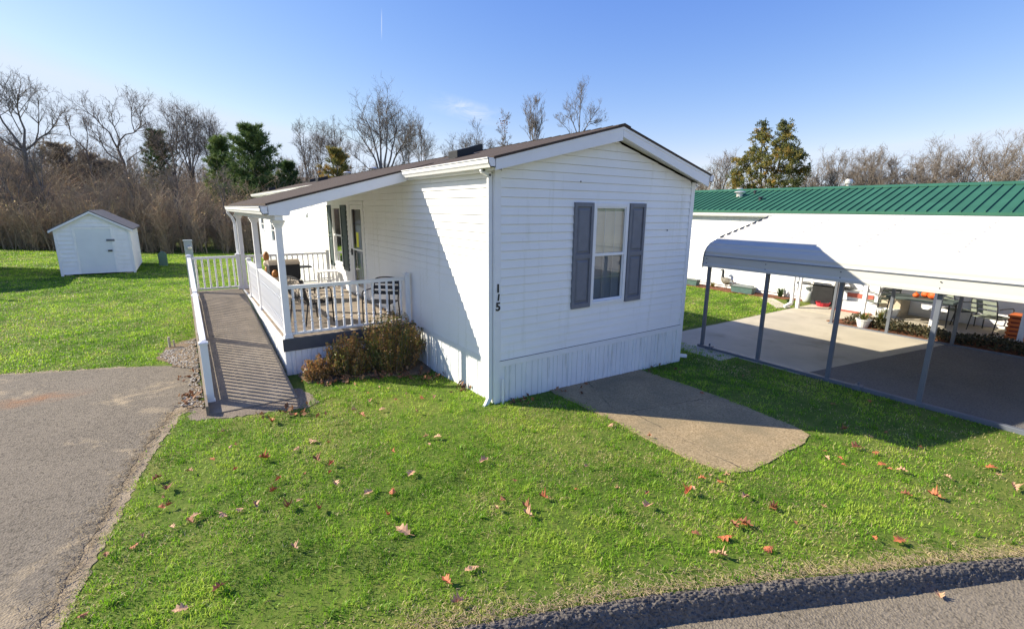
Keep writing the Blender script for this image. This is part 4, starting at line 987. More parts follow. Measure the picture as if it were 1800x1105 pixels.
# ---------------------------------------------------------------- neighbour's long home with green steel roof
NX = 13.0
nh = thing('neighbour_home', 'long white home with a green standing seam steel roof behind the carport', 'mobile home', (15.4, 0, GZ))
TNW = TF((NX, -14, 0), (0, 1, 0), (-1, 0, 0))
mb = MB(); siding(mb, TNW, 0, 31, GZ + .12, 2.62); mb.box(NX + .02, NX + 4.3, -14, 17, GZ - .1, 2.62); mb.build('wall', M['siding'], nh, fix=False)
nr = MB(); xe, xr, ze_, zr = 12.85, 15.35, 2.665, 3.45
nr.hexa([(xe, -14.3, ze_ - .05), (xr, -14.3, zr - .05), (xr, 17.3, zr - .05), (xe, 17.3, ze_ - .05)], [(xe, -14.3, ze_), (xr, -14.3, zr), (xr, 17.3, zr), (xe, 17.3, ze_)])
nr.hexa([(17.9, -14.3, ze_ - .05), (xr, -14.3, zr - .05), (xr, 17.3, zr - .05), (17.9, 17.3, ze_ - .05)], [(17.9, -14.3, ze_), (xr, -14.3, zr), (xr, 17.3, zr), (17.9, 17.3, ze_)])
nroof = nr.build('roof', M['greensteel'], nh)
mb = MB(); y = -14.1
while y < 17.3:
    mb.hexa([(xe - .003, y - .016, ze_), (xr, y - .016, zr), (xr, y + .016, zr), (xe - .003, y + .016, ze_)], [(xe - .003, y - .008, ze_ + .034), (xr, y - .008, zr + .034), (xr, y + .008, zr + .034), (xe - .003, y + .008, ze_ + .034)]); y += .228
mb.build('standing_seam', M['greensteel'], nroof)
mb = MB(); mb.prism([(xr - .16, -14.32, zr - .02), (xr, -14.32, zr + .055), (xr + .16, -14.32, zr - .02), (xr + .16, -14.32, zr - .04), (xr - .16, -14.32, zr - .04)], (0, 31.64, 0)); mb.build('ridge_cap', M['greensteel'], nroof)
mb = MB(); mb.box(xe - .012, xe + .01, -14.3, 17.3, ze_ - .075, ze_ - .002); mb.build('eave_trim', M['greensteel'], nroof)
gutter(MB(), xe + .02, -1, -14.3, 17.3, ze_ - .20).build('gutter', M['trim'], nh)
mb = MB(); mb.box(xe + .03, NX, -14.2, 17.2, ze_ - .13, ze_ - .09); mb.build('soffit', M['trim'], nh)
nrz = lambda x: ze_ + (x - xe) * (zr - ze_) / (xr - xe)
def rvent(x, y, r, h, mat, nm):
    mb = MB(); mb.lathe([(r * .6, -.05), (r * .6, h * .7), (r, h * .7), (r, h * .8), (r * .8, h * .93), (r * .3, h)], (x, y, nrz(x)), 12); mb.build(nm, M[mat], nh, smooth=False)
rvent(14.55, 5.3, .2, .2, 'silver', 'roof_vent'); rvent(14.9, 4.9, .08, .12, 'dark', 'vent_pipe'); rvent(14.05, 4.2, .1, .12, 'dark', 'vent_pipe')
for x, y, r, h in ((15.7, 2.1, .12, .40), (15.7, 6.0, .13, .22), (15.9, 9.5, .12, .2)):
    mb = MB(); z = zr - (x - xr) * .3; mb.lathe([(r * .55, -.1), (r * .55, h * .6), (r, h * .62), (r, h * .82), (r * .7, h)], (x, y, z), 12); mb.build('vent_cap', M['silver'], nh)
# porch awning on white posts
aw = thing('porch_awning', 'white flat porch awning on white posts along the neighbouring home', 'awning', (12.2, -3, GZ))
mb = MB(); mb.hexa([(10.95, 1.5, 2.0), (NX - .02, 1.5, 2.30), (NX - .02, -8, 2.30), (10.95, -8, 2.0)], [(10.95, 1.5, 2.06), (NX - .02, 1.5, 2.36), (NX - .02, -8, 2.36), (10.95, -8, 2.06)]); mb.build('canopy', M['cpwhite'], aw)
for y in (1.28, -.36, -1.8, -3.3, -4.8):
    mb = MB(); mb.box(11.33, 11.42, y - .045, y + .045, GZ, 2.058); mb.build('post', M['trim'], aw, bevel=.004)
downspout('downspout', [(11.27, 1.42, 2.03), (11.27, 1.42, .55), (11.3, 1.42, .4), (11.3, 1.42, .0), (11.1, 1.5, -.1)], aw, .09, .07)
# steps with railing and landing
stp = thing('entry_steps', 'white steps with brick coloured risers and handrail under the awning', 'steps', (12.6, .1, GZ))
mb = MB(); mb.box(12.2, NX - .02, -.35, .62, GZ, .14); mb.box(12.5, NX - .02, -.34, .6, .14, .42); mb.build('tread', M['tankw'], stp, bevel=.01)
mb = MB(); mb.box(12.47, 12.5, -.2, .45, .24, .36); mb.build('riser', M['redbrick'], stp)
mb = MB(); mb.box(11.98, 12.15, -.35, .7, GZ, -.09); mb.build('bottom_step', M['redbrick'], stp, bevel=.02)
mb = MB()
for y in (-.36, .64):
    for x in (12.22, 13.1): mb.box(x - .04, x + .04, y - .04, y + .04, GZ, .95)
    mb.bar((12.22, y, .9), (13.1, y, .98), .06, .08); mb.bar((12.22, y, .55), (13.1, y, .62), .05, .12)
mb.build('handrail', M['trim'], stp, bevel=.005)
mb = MB(); mb.box(12.25, NX - .03, -.9, -.42, GZ, .38); mb.build('side_panel', M['cap'], stp, bevel=.006)
# gas grill with tank
gg = thing('gas_grill', 'black gas grill with a silver lid by the white wall under the awning', 'grill', (12.6, 1.15, GZ))
mb = MB(); mb.box(12.42, 12.82, .80, 1.38, GZ + .06, .48); mb.build('cabinet', M['black'], gg, bevel=.01)
mb = MB(); mb.prism([(12.36 + .5 * k / 8, .78, .50 + .24 * math.sin(PI * k / 8)) for k in range(9)], (0, .64, 0)); mb.build('lid', M['silver'], gg, bevel=.008)
mb = MB(); mb.bar((12.33, .84, .55), (12.33, 1.36, .55), .03, .03); mb.build('handle', M['black'], gg)
for ya, yb in ((1.40, 1.85), (.42, .78)): mb = MB(); mb.box(12.42, 12.82, ya, yb, .44, .49); mb.build('side_shelf', M['black'], gg, bevel=.006)
for y in (1.3, .88): mb = MB(); mb.lathe([(.07, -.02), (.07, .02)], (0, 0, 0), 10); mb.v = [(12.40 + c_, y + a, -.07 + b) for a, b, c_ in mb.v]; mb.build('wheel', M['dark'], gg)
pt = thing('propane_tank', 'small white propane tank standing beside the gas grill', 'tank', (12.75, 1.62, GZ))
mb = MB(); mb.lathe([(.11, 0), (.13, .05), (.15, .1), (.15, .28), (.12, .36), (.04, .39)], (12.75, 1.62, GZ), 14); mb.build('cylinder', M['tankw'], pt, smooth=True)
mb = MB(); mb.lathe([(.085, .37), (.085, .47), (.075, .47), (.075, .37)], (12.75, 1.62, GZ), 12, cap=False); mb.build('collar', M['tankw'], pt)
rt_ = thing('red_tub', 'red plastic tub on the ground in front of the gas grill', 'tub', (12.3, .98, GZ)); mb = MB(); mb.lathe([(.15, 0), (.19, .13), (.2, .14), (.18, .14), (.14, .02)], (12.3, .98, GZ + .01), 14); mb.build('tub', M['redplastic'], rt_)
# table with pumpkins, chairs
tx, ty = 12.15, -1.35
tt = thing('patio_table', 'green grey metal patio table with slim legs under the awning', 'table', (tx, ty, GZ))
mb = MB(); mb.box(tx - .36, tx + .36, ty - .68, ty + .68, .495, .52); mb.build('tabletop', M['greenmetal'], tt, bevel=.01)
mb = MB(); mb.box(tx - .35, tx + .35, ty - .67, ty + .67, .455, .495); mb.build('apron', M['greenmetal'], tt)
for sx_ in (-.3, .3):
    for sy_ in (-.6, .6): mb = MB(); mb.tube([(tx + sx_, ty + sy_, .48), (tx + sx_ * 1.1, ty + sy_ * 1.03, GZ + .03)], .016, 6); mb.build('leg', M['dark'], tt)
def pumpkin(x, y, z, r, label):
    t = thing('pumpkin', label, 'pumpkin', (x, y, z)); mb = MB(); n = 28; b = 0
    for i in range(9):
        ph = PI * i / 8; 
        for k in range(n):
            a = 2 * PI * k / n; rr_ = r * (math.sin(ph) * (1 - .09 * abs(math.cos(a * 4))) + .001); mb.v.append((x + rr_ * math.cos(a), y + rr_ * math.sin(a), z + r * .78 * (1 - math.cos(ph)) ))
    for i in range(8):
        for k in range(n): mb.f.append((i * n + k, i * n + (k + 1) % n, (i + 1) * n + (k + 1) % n, (i + 1) * n + k))
    mb.build('body', M['pumpkin'], t, smooth=True); mb = MB(); mb.tube([(x, y, z + r * 1.52), (x + .01, y, z + r * 1.62), (x + .03, y + .02, z + r * 1.9)], [.025, .016, .014], 6); mb.build('stem', M['wood'], t)
pumpkin(tx - .08, ty - .22, .52, .125, 'large orange pumpkin on the patio table'); pumpkin(tx - .1, ty + .12, .52, .075, 'small orange pumpkin on the patio table next to the large one'); pumpkin(tx + .1, ty - .02, .52, .10, 'middle sized orange pumpkin behind the others on the patio table')
chair('patio_chair', 'green metal garden chair with curved back right of the pumpkin table', (12.3, -2.62, GZ), 1.2, M['dark'], M['seat'])
chair('patio_chair', 'green metal garden chair at the left end of the pumpkin table', (12.35, -.42, GZ), 2.6, M['dark'], M['seat'])
chair('patio_chair', 'green metal garden chair behind the pumpkin table by the wall', (12.8, -1.9, GZ), 3.0 - PI / 2 - .6, M['dark'], M['seat'])
cr = thing('storage_crate', 'bright orange slatted plastic crate under the awning beside a white post', 'crate', (12.1, -3.3, GZ))
mb = MB(); x0, x1, y0, y1, z0, z1 = 11.85, 12.35, -3.75, -2.98, GZ + .03, .37
for i in range(5):
    z = z0 + i * (z1 - z0) / 5; mb.box(x0, x0 + .02, y0, y1, z, z + .06); mb.box(x1 - .02, x1, y0, y1, z, z + .06); mb.box(x0 + .02, x1 - .02, y1 - .02, y1, z, z + .06); mb.box(x0 + .02, x1 - .02, y0, y0 + .02, z, z + .06)
for x in (x0 + .022, x1 - .05):
    for y in (y0 + .03, (y0 + y1) / 2, y1 - .05): mb.box(x, x + .03, y, y + .03, z0, z1)
mb.build('slats', M['orange'], cr, bevel=.004)
mb = MB(); mb.box(x0 - .01, x1 + .01, y0 - .01, y1 + .01, z1 + .0, z1 + .045); mb.build('lid', M['orange'], cr, bevel=.01)
mb = MB(); mb.box(x0 + .05, x1 - .05, y0 + .05, y1 - .05, z0, z1 - .02); mb.build('liner', M['redbrick'], cr)
# goose statue ----------------------------------------------------------
go = thing('goose_statue', 'grey brown goose statue standing in the mulch bed by the white wall', 'statue', (12.75, 4.45, GZ), local=False)
def goose():
    cx, cy, z0 = 12.75, 4.38, GZ + .05
    # continuous body: rings along a spine from tail to beak (spine in local y, tail towards -y)
    sp = [(-.27, .16, .012), (-.22, .20, .05), (-.14, .235, .095), (-.04, .255, .128), (.06, .275, .128), (.13, .315, .095), (.165, .375, .062), (.172, .44, .045), (.168, .51, .040), (.165, .575, .040), (.175, .625, .047), (.205, .648, .043), (.245, .640, .024), (.29, .628, .012)]
    mb = MB(); n = 14; V = []
    for i, (y, z, r) in enumerate(sp):
        a = sp[max(0, i - 1)]; b = sp[min(len(sp) - 1, i + 1)]; dy, dz = b[0] - a[0], b[1] - a[1]; l = math.hypot(dy, dz); ny, nz = -dz / l, dy / l
        for k in range(n):
            t = 2 * PI * k / n; V.append((cx + r * 1.0 * math.cos(t), cy + y + ny * r * math.sin(t), z0 + z + nz * r * math.sin(t)))
    mb.v = V
    for i in range(len(sp) - 1):
        for k in range(n): mb.f.append((i * n + k, i * n + (k + 1) % n, (i + 1) * n + (k + 1) % n, (i + 1) * n + k))
    mb.f.append(tuple(range(n))); mb.f.append(tuple(range((len(sp) - 1) * n, len(sp) * n)))
    me = mb.mesh('body', OFF[go.name], True)
    for m in ('goose', 'black', 'goosew'): me.materials.append(M[m])
    for i, p in enumerate(me.polygons):
        ring = i // n
        if 6 <= ring: p.material_index = 1
        if ring in (10,) and (i % n) in (7, 8, 9, 0, 13, 12): p.material_index = 2
        if ring < 2: p.material_index = 2
    o = bpy.data.objects.new('body', me); COL.objects.link(o); o.parent = go
    for s in (-.05, .05):
        mb = MB(); mb.tube([(cx + s, cy + .0, z0 + .15), (cx + s, cy + .01, z0 - .03)], .012, 6); mb.box(cx + s - .03, cx + s + .03, cy - .02, cy + .08, z0 - .04, z0 - .025); mb.build('leg', M['black'], go)
    for s in (-1, 1):
        mb = MB(); mb.lathe([(.0, -.15), (.04, -.10), (.062, 0), (.05, .09), (.0, .14)], (0, 0, 0), 8, sy=.3); mb.v = [(cx + s * .112 + s * b * .35, cy - .06 + c_ , z0 + .27 + a) for a, b, c_ in mb.v]; mb.build('wing', M['goose'], go, smooth=True)
goose()
# planters ---------------------------------------------------------------
def planter(x, y, L, label):
    t = thing('planter_box', label, 'planter', (x, y, GZ)); w = .24; z = GZ + .02
    mb = MB(); mb.hexa([(x - w / 2 + .02, y - L / 2 + .03, z), (x + w / 2 - .02, y - L / 2 + .03, z), (x + w / 2 - .02, y + L / 2 - .03, z), (x - w / 2 + .02, y + L / 2 - .03, z)], [(x - w / 2, y - L / 2, z + .2), (x + w / 2, y - L / 2, z + .2), (x + w / 2, y + L / 2, z + .2), (x - w / 2, y + L / 2, z + .2)]); mb.build('box', M['planter'], t)
    mb = MB(); mb.box(x - w / 2 - .015, x + w / 2 + .015, y - L / 2 - .015, y + L / 2 + .015, z + .2, z + .235); mb.build('rim', M['greenmetal'], t, bevel=.006)
planter(12.5, 3.6, .78, 'long dark green planter trough in front of the goose statue'); planter(12.78, 3.75, .62, 'grey green planter trough behind the long one next to the goose statue'); planter(12.5, 5.7, .7, 'dark green planter trough close to the corner of the mobile home')
pp = thing('plant_pot', 'white plastic pot at the edge of the ivy bed', 'plant pot', (10.25, -.75, GZ)); mb = MB(); mb.lathe([(.10, .02), (.15, .2), (.165, .21), (.165, .235), (.14, .235), (.12, .19)], (10.25, -.78, GZ), 16); mb.build('pot', M['tankw'], pp)
for px_, py_, lb in ((12.0, -.62, 'white flower pot on the patio floor left of the pumpkin table'), (12.25, -.75, 'white flower pot standing behind another white pot beside the pumpkin table')):
    fp = thing('flower_pot', lb, 'plant pot', (px_, py_, GZ)); mb = MB(); mb.lathe([(.10, .03), (.15, .24), (.165, .25), (.165, .28), (.14, .28), (.12, .22)], (px_, py_, GZ), 14); mb.build('pot', M['tankw'], fp)
    mb = MB(); mb.lathe([(.11, .03), (.11, .045), (.17, .05), (.17, .035)], (px_, py_, GZ), 14); mb.build('saucer', M['tankw'], fp)
def tuft(name, label, cat, x, y, n, h, spread, mat, seed, group=None, w=.012, z=GZ):
    rg = np.random.default_rng(seed); a = rg.uniform(0, 2 * PI, n); L = h * rg.uniform(.55, 1.1, n); o = spread * rg.uniform(.2, 1, n); b = rg.uniform(0, .05, n)
    base = np.stack([x + b * np.cos(a), y + b * np.sin(a), np.full(n, z)], -1); d = np.stack([np.cos(a), np.sin(a), np.zeros(n)], -1); s = np.stack([-np.sin(a), np.cos(a), np.zeros(n)], -1) * w
    mid = base + d * (o * .4)[:, None] + np.array([0, 0, 1]) * (L * .65)[:, None]; tip = base + d * o[:, None] + np.array([0, 0, 1]) * (L * .9)[:, None]
    V = np.stack([base - s, base + s, mid - s, mid + s, tip], 1).reshape(-1, 3); i = np.arange(n)[:, None] * 5
    T = np.concatenate([i + [0, 1, 3], i + [0, 3, 2], i + [2, 3, 4]]); o_ = npmesh(name, V, T, np.repeat(rg.uniform(.1, .7, n), 5), mat); return tag(o_, label, cat, group)
tuft('yucca', 'green spiky leaved plant in the mulch bed below the white wall', 'plant', 12.85, 2.5, 46, .38, .26, M['pine'], 1, None, .014)
tuft('ornamental_grass', 'rusty ornamental grass clump in the mulch bed left of the goose', 'plant', 12.8, 4.95, 90, .24, .2, M['cedar'], 2, None, .006)
tuft('ornamental_grass', 'tan ornamental grass clump standing behind the goose', 'plant', 12.88, 4.1, 70, .36, .16, M['leafbits'], 3, None, .006)
tuft('potted_plant', 'green plant growing in the white pot', 'plant', 10.25, -.78, 60, .22, .2, M['shrub'], 4, None, .012, GZ + .2)
tuft('ornamental_grass', 'yellowed tall plant beside the white pot in the ivy bed', 'plant', 10.6, -1.0, 60, .55, .2, M['shrub'], 5, None, .009)
tuft('daylily', 'low green tuft by the foot of the awning downspout', 'plant', 11.9, 1.75, 50, .2, .16, M['pine'], 6, None, .012)
# low evergreen ground cover in the bed under the far carport posts
n = 9000; rg = np.random.default_rng(8)
bx = rg.uniform(10.1, 11.15, n); by = rg.uniform(-6.5, -.35, n); keep = (bx > 10.15 + .1 * rg.random(n)) & (bx < 10.85 + .28 * fbm(bx, by, 1.5)) & ~((np.hypot(bx - 10.25, by + .78) < .2)); bx, by = bx[keep], by[keep]
hh = .20 * np.clip(.35 + fbm(bx, by, 2.0), .3, 1) * np.clip((bx - 10.1) / .2, .3, 1) * np.clip((11.1 - bx) / .15, .2, 1); bz = GZ + .03 + hh * rg.random(len(bx)) ** .6
def leafquads(P, size, rg, up=.35):
    n = len(P); d = unit(rg.normal(0, 1, (n, 3)) + [0, 0, up]); s = unit(np.cross(d, rg.normal(0, 1, (n, 3)))); L = size * rg.uniform(.6, 1.25, (n, 1)); 
    nrm = np.cross(d, s)
    a = P; b = P + d * L * .5 + s * L * .28 + nrm * L * .06; c_ = P + d * L; e = P + d * L * .5 - s * L * .28 + nrm * L * .06
    V = np.stack([a, b, c_, e], 1).reshape(-1, 3); i = np.arange(n)[:, None] * 4
    return V, np.concatenate([i + [0, 1, 2], i + [0, 2, 3]])
V, T = leafquads(np.stack([bx, by, bz], -1), .07, rg)
tag(npmesh('ground_cover', V, T, np.repeat(np.clip(rg.normal(.4, .25, len(bx)), 0, 1), 4), M['ivy']), 'low brown green ivy bed at the far side of the carport', 'ground cover', kind='stuff')
LEAVES = [(-3.14,0.52),(-3.09,0.52),(-3.18,0.97),(-2.88,0.04),(-3.15,-0.06),(-2.82,-0.49),(-2.88,-0.67),(-3.73,-0.21),(-3.74,-0.4),(-3.68,-0.4),(-3.78,0.18),(-3.05,-0.84),(-3.18,-0.8),(-3.3,-0.8),(-3.5,-0.7),(-3.53,-0.76),(-3.66,-0.77),(-3.85,-0.78),(-3.9,-0.87),(-4.07,-0.87),(-3.38,-1.73),(-3.6,-1.8),(-4.13,-1.5),(-2.66,0.97),(-3.52,0.16),(-3.7,-0.07),(-3.33,0.31),(-2.55,0.07),(-2.35,0.17),(-2.22,0.01),(-2.42,-0.32),(-2.32,-0.48),(-2.37,-0.64),(-2.58,-0.52),(-2.37,-0.86),(-2.15,-1.18),(-1.96,-1.28),(-2.71,-0.96),(-2.59,-1.19),(-2.12,-1.61),(-2.09,-1.88),(-2.87,-1.6),(-1.69,-0.59),(-1.29,-0.64),(-0.97,-1.29),(-0.9,-1.77),(-1.16,-1.95),(-1.29,-2.05),(-1.06,-2.19),(-1.11,-2.28),(-0.84,-2.16),(-1.8,-2.55),(-1.86,-2.55),(-2.04,-2.56),(-0.93,0.9),(-1.41,0.57),(-1.68,0.53),(-1.05,0.24),(-1.38,1.23),(-1.44,0.93),(-0.78,0.7),(-0.65,0.58),(-1.14,0.78),(-1.72,0.73),(-1.16,1.39),(-1.07,1.27),(-1.25,-0.46),(-1.14,-0.53),(-1.69,-1.09),(-2.81,-1.0),(-2.06,-2.77),(-2.38,1.03),(0.83,-1.39),(1.0,-1.85),(-0.14,-1.98),(-0.5,-2.23),(-0.17,-2.43),(0.01,-2.64),(-0.14,-2.78),(0.36,-2.84),(0.47,-2.82),(0.69,-2.76),(0.82,-2.89),(0.96,-2.86),(0.83,-2.76),(0.78,-3.18),(0.83,-3.41),(0.27,-3.35),(0.37,-3.39),(-0.11,-3.24),(0.07,-3.4),(-0.2,-3.46),(-0.16,-3.5),(2.84,-1.32),(2.89,-3.32),(2.42,-3.33),(2.27,-3.42),(3.72,-3.34),(3.41,-3.28),(3.61,-3.72),(2.29,-3.25),(2.45,-3.16),(2.69,-3.8),(2.62,-3.72),(3.66,-4.31),(3.54,-4.4),(2.95,-4.12),(2.16,-3.99),(2.38,-4.16),(0.84,-3.4),(1.23,-3.65),(0.76,-3.62),(1.11,-4.08),(1.27,-4.21),(0.23,-3.67),(0.76,-3.17),(2.95,-3.49),(2.67,-3.64),(0.37,-3.39),(3.28,-4.55),(3.32,-3.02),(4.23,-1.17),(4.21,-2.55),(4.81,-2.79)]

# ---------------------------------------------------------------- grass
FRONT = [(-3.42, 2.02), (-3.66, 1.97), (-3.82, 1.4), (-3.96, .78), (-4.08, .1), (-4.18, -.55), (-4.32, -1.44), (-4.46, -2.1)] + [(x, kerb_y(x) + .03) for x in np.linspace(-4.4, 6.4, 28)] + [(6.4, -7.2), (5.3, -6.9), (5.3, 1.4), (4.12, 1.44), (4.12, 6), (4.06, 6), (4.06, -.03), (0, -.03), (-.03, 0), (-.03, 1.9), (-.5, 2.0), (-1.1, 1.98), (-1.75, 2.1), (-2.02, 2.3), (-2.08, 1.5), (-2.25, 1.3), (-2.6, 1.34), (-3.1, 1.4), (-3.48, 1.6)]
EDGE1 = FRONT[:8]; EDGE2 = [(x, kerb_y(x) + .03) for x in np.linspace(-4.4, 6.4, 28)]
PADI = [(2.03 + (p[0] - 2.03) * .95, -1.45 + (p[1] + 1.45) * .965) for p in PAD]
def blades(P, h, w, lean, tint, rg, flat=None):
    n = len(P); a = rg.uniform(0, 2 * PI, n); d = np.stack([np.cos(a), np.sin(a), np.zeros(n)], -1); s = np.stack([-d[:, 1], d[:, 0], np.zeros(n)], -1) * (w / 2)[:, None]
    l = lean[:, None]; up_ = np.array([0, 0, 1.0]); H = h[:, None]
    mid = P + d * H * l * .38 + up_ * H * .6 * (1 - .25 * l); tip = P + d * H * l + up_ * H * np.clip(1 - .62 * l, .12, 1)
    V = np.stack([P - s, P + s, mid - s * .8, mid + s * .8, tip], 1).reshape(-1, 3); i = np.arange(n)[:, None] * 5
    T = np.concatenate([i + [0, 1, 3], i + [0, 3, 2], i + [2, 3, 4]])
    return V, T, np.repeat(tint, 5)
def grass_zone(poly, holes, dens, seed, rg, lod=True, hmul=1., wmul=1., edges=None):
    xs = [p[0] for p in poly]; ys = [p[1] for p in poly]; x0, x1, y0, y1 = min(xs), max(xs), min(ys), max(ys)
    out = []
    cell = 1.0
    X = []; Y = []
    for cx in np.arange(x0, x1, cell):
        for cy in np.arange(y0, y1, cell):
            d = math.hypot(cx + .5 - CAMP.x, cy + .5 - CAMP.y)
            k = dens * min(1.0, (4.2 / max(d, 2.5)) ** 1.35) if lod else dens
            n = int(k * cell * cell); X.append(rg.uniform(cx, cx + cell, n)); Y.append(rg.uniform(cy, cy + cell, n))
    x = np.concatenate(X); y = np.concatenate(Y)
    k = inpoly(x, y, poly)
    for h in holes: k &= ~inpoly(x, y, h)
    x, y = x[k], y[k]
    f = fbm(x, y, 1.1); g2 = fbm(x + 31, y + 17, 3.2); clump = fbm(x + 5, y + 50, 9)
    k = rg.random(len(x)) < np.clip(.35 + 1.3 * clump, .25, 1) * (np.clip((fbm(x + 3, y + 8, 1.4) - .30) * 7, .3, 1) if edges is not None else 1); x, y, f, g2, clump = x[k], y[k], f[k], g2[k], clump[k]
    if edges is not None:
        k = segdist(x, y, EDGE1) > np.clip(.02 + .22 * (fbm(x, y, 5) - .25), 0, .2)
        x, y, f, g2, clump = x[k], y[k], f[k], g2[k], clump[k]
    d = np.hypot(x - CAMP.x, y - CAMP.y); lodw = np.maximum(1, d / 5.0) ** .8 if lod else 1
    h = (.017 + .062 * np.clip(clump - .2, 0, 1) + .008 * f) * rg.uniform(.5, 1.35, len(x)) * hmul
    w = .0050 * rg.uniform(.7, 1.4, len(x)) * lodw * wmul
    lean = np.clip(rg.normal(.55, .3, len(x)), 0, 1.3)
    dry = np.clip((fbm(x + 70, y + 3, .9) - .5) * 5, 0, 1) * .5 + .03 + np.clip((x - .5) / 3, 0, 1) * np.clip((-1.2 - y) / 1.5, 0, 1) * .10 * (lod is True)
    if edges is not None:
        e1 = segdist(x, y, EDGE1) * 2.0; ed = np.minimum(e1, segdist(x, y, EDGE2)); dry = np.maximum(dry, np.clip(1.25 - (ed - .04) / (.07 + .26 * g2), 0, .97)); h *= np.where(ed < .16, .75, 1)
    t = np.clip(.50 + 1.0 * (f - .5) + .8 * (g2 - .5) + .7 * (clump - .5) + rg.normal(0, .13, len(x)), 0, .79)
    isdry = rg.random(len(x)) < np.where(dry > .6, dry * .95, dry * .75 + .03); t = np.where(isdry, rg.uniform(.82, 1, len(x)), t); lean = np.where(isdry, lean + .35, lean)
    z = gz(x, y) - .004
    return blades(np.stack([x, y, z], -1), h, w, lean, t, rg)
rg = np.random.default_rng(21)
V, T, C = merge([grass_zone(FRONT, [PADI], 6000, 1, rg, edges=1)])
# scattered taller weedy tufts
n = 420; x = rg.uniform(-4.4, 5.2, n); y = rg.uniform(-5.5, 2, n); k = inpoly(x, y, FRONT) & ~inpoly(x, y, PADI) & (rg.random(n) < .25 + fbm(x + 60, y, .9)); x, y = x[k], y[k]
m = 16; X = np.repeat(x, m) + rg.normal(0, .022, len(x) * m); Y = np.repeat(y, m) + rg.normal(0, .022, len(x) * m); k = inpoly(X, Y, FRONT); X, Y = X[k], Y[k]
W = blades(np.stack([X, Y, gz(X, Y) - .004], -1), rg.uniform(.045, .10, len(X)), rg.uniform(.005, .009, len(X)), np.clip(rg.normal(.6, .3, len(X)), .1, 1.3), np.clip(rg.normal(.36, .12, len(X)), 0, .7), rg)
V, T, C = merge([(V, T, C), W])
# a few broad clover leaves in patches
n = 9000; x = rg.uniform(-4.4, 5.2, n); y = rg.uniform(-5.5, 2, n); k = inpoly(x, y, FRONT) & ~inpoly(x, y, PADI) & (fbm(x + 12, y + 44, 1.6) > .56); x, y = x[k], y[k]
P = np.stack([x, y, gz(x, y) + rg.uniform(.015, .05, len(x))], -1); V2, T2 = leafquads(P, .022, rg, 1.4)
V, T, C = merge([(V, T, C), (V2, T2, np.repeat(rg.uniform(.15, .5, len(x)), 4))])
tag(npmesh('grass', V, T, C, M['grass']), 'short green front lawn grass with straw coloured patches', 'grass', kind='stuff')
LEFTL = [(-3.42, 4.3), (-4.0, 4.5), (-4.9, 4.82), (-5.93, 5.22), (-9, 6.3), (-14, 7.3), (-22, 9), (-26, 40), (-12.2, 34.9), (-4, 27.6), (0, 25.5), (0, 8.7), (-3.3, 8.7)]
BARE = [(-3.3, 3.9), (-3.3, 6.0), (-3.7, 5.6), (-3.95, 4.9), (-3.75, 4.4)]
V, T, C = grass_zone(LEFTL, [BARE, [(-7.2, 18.9), (-5.04, 18.9), (-5.04, 22.9), (-7.2, 22.9)]], 6200, 2, rg, hmul=1.05, wmul=1.15); C = np.clip(C - .02, 0, 1)
tag(npmesh('grass', V, T, C, M['grass']), 'mown back lawn grass around the garden shed', 'grass', kind='stuff')
RIGHTL = [(4.1, 1.45), (6.4, 1.56), (11.45, 1.38), (12.3, 2.7), (12.3, 10), (4.1, 14)]
V, T, C = grass_zone(RIGHTL, [], 6200, 3, rg, hmul=1.05, wmul=1.15); C = np.clip(C + .05, 0, 1)
tag(npmesh('grass', V, T, C, M['grass']), 'mown lawn grass between the two homes', 'grass', kind='stuff')
# straw and debris along the drive edge
n = 1500; t = rg.uniform(0, 1, n); L = np.cumsum([0] + [math.dist(a, b) for a, b in zip(EDGE1, EDGE1[1:])]); s = t * L[-1]; x = np.interp(s, L, [p[0] for p in EDGE1]) - rg.gamma(1.5, .05, n) + .03; y = np.interp(s, L, [p[1] for p in EDGE1]) + rg.normal(0, .03, n)
a = rg.uniform(0, 2 * PI, n); l = rg.uniform(.015, .05, n); A = np.stack([x, y, np.full(n, .02)], -1); B = A + np.stack([np.cos(a) * l, np.sin(a) * l, rg.uniform(-.002, .012, n)], -1)
V, T = prisms(A, B, .0022, .0012)
n2 = 3600; x = rg.uniform(-2.4, 4.0, n2); y = kerb_y(x) + .01 + rg.gamma(1.3, .045, n2) * (.4 + 1.3 * fbm(x, x * 0, 1.5)); a = rg.uniform(0, 2 * PI, n2); l = rg.uniform(.015, .05, n2); A2 = np.stack([x, y, gz(x, y) + rg.uniform(.006, .022, n2)], -1); V2, T2 = prisms(A2, A2 + np.stack([np.cos(a) * l, np.sin(a) * l, rg.uniform(-.002, .01, n2)], -1), .0022, .0012)
V, T, C = merge([(V, T, np.repeat(rg.uniform(.2, 1, n), 6)), (V2, T2, np.repeat(rg.uniform(.3, 1, n2), 6))])
tag(npmesh('straw', V, T, C, M['straw']), 'dry straw scattered along the driveway and kerb edges of the lawn', 'straw', kind='stuff')
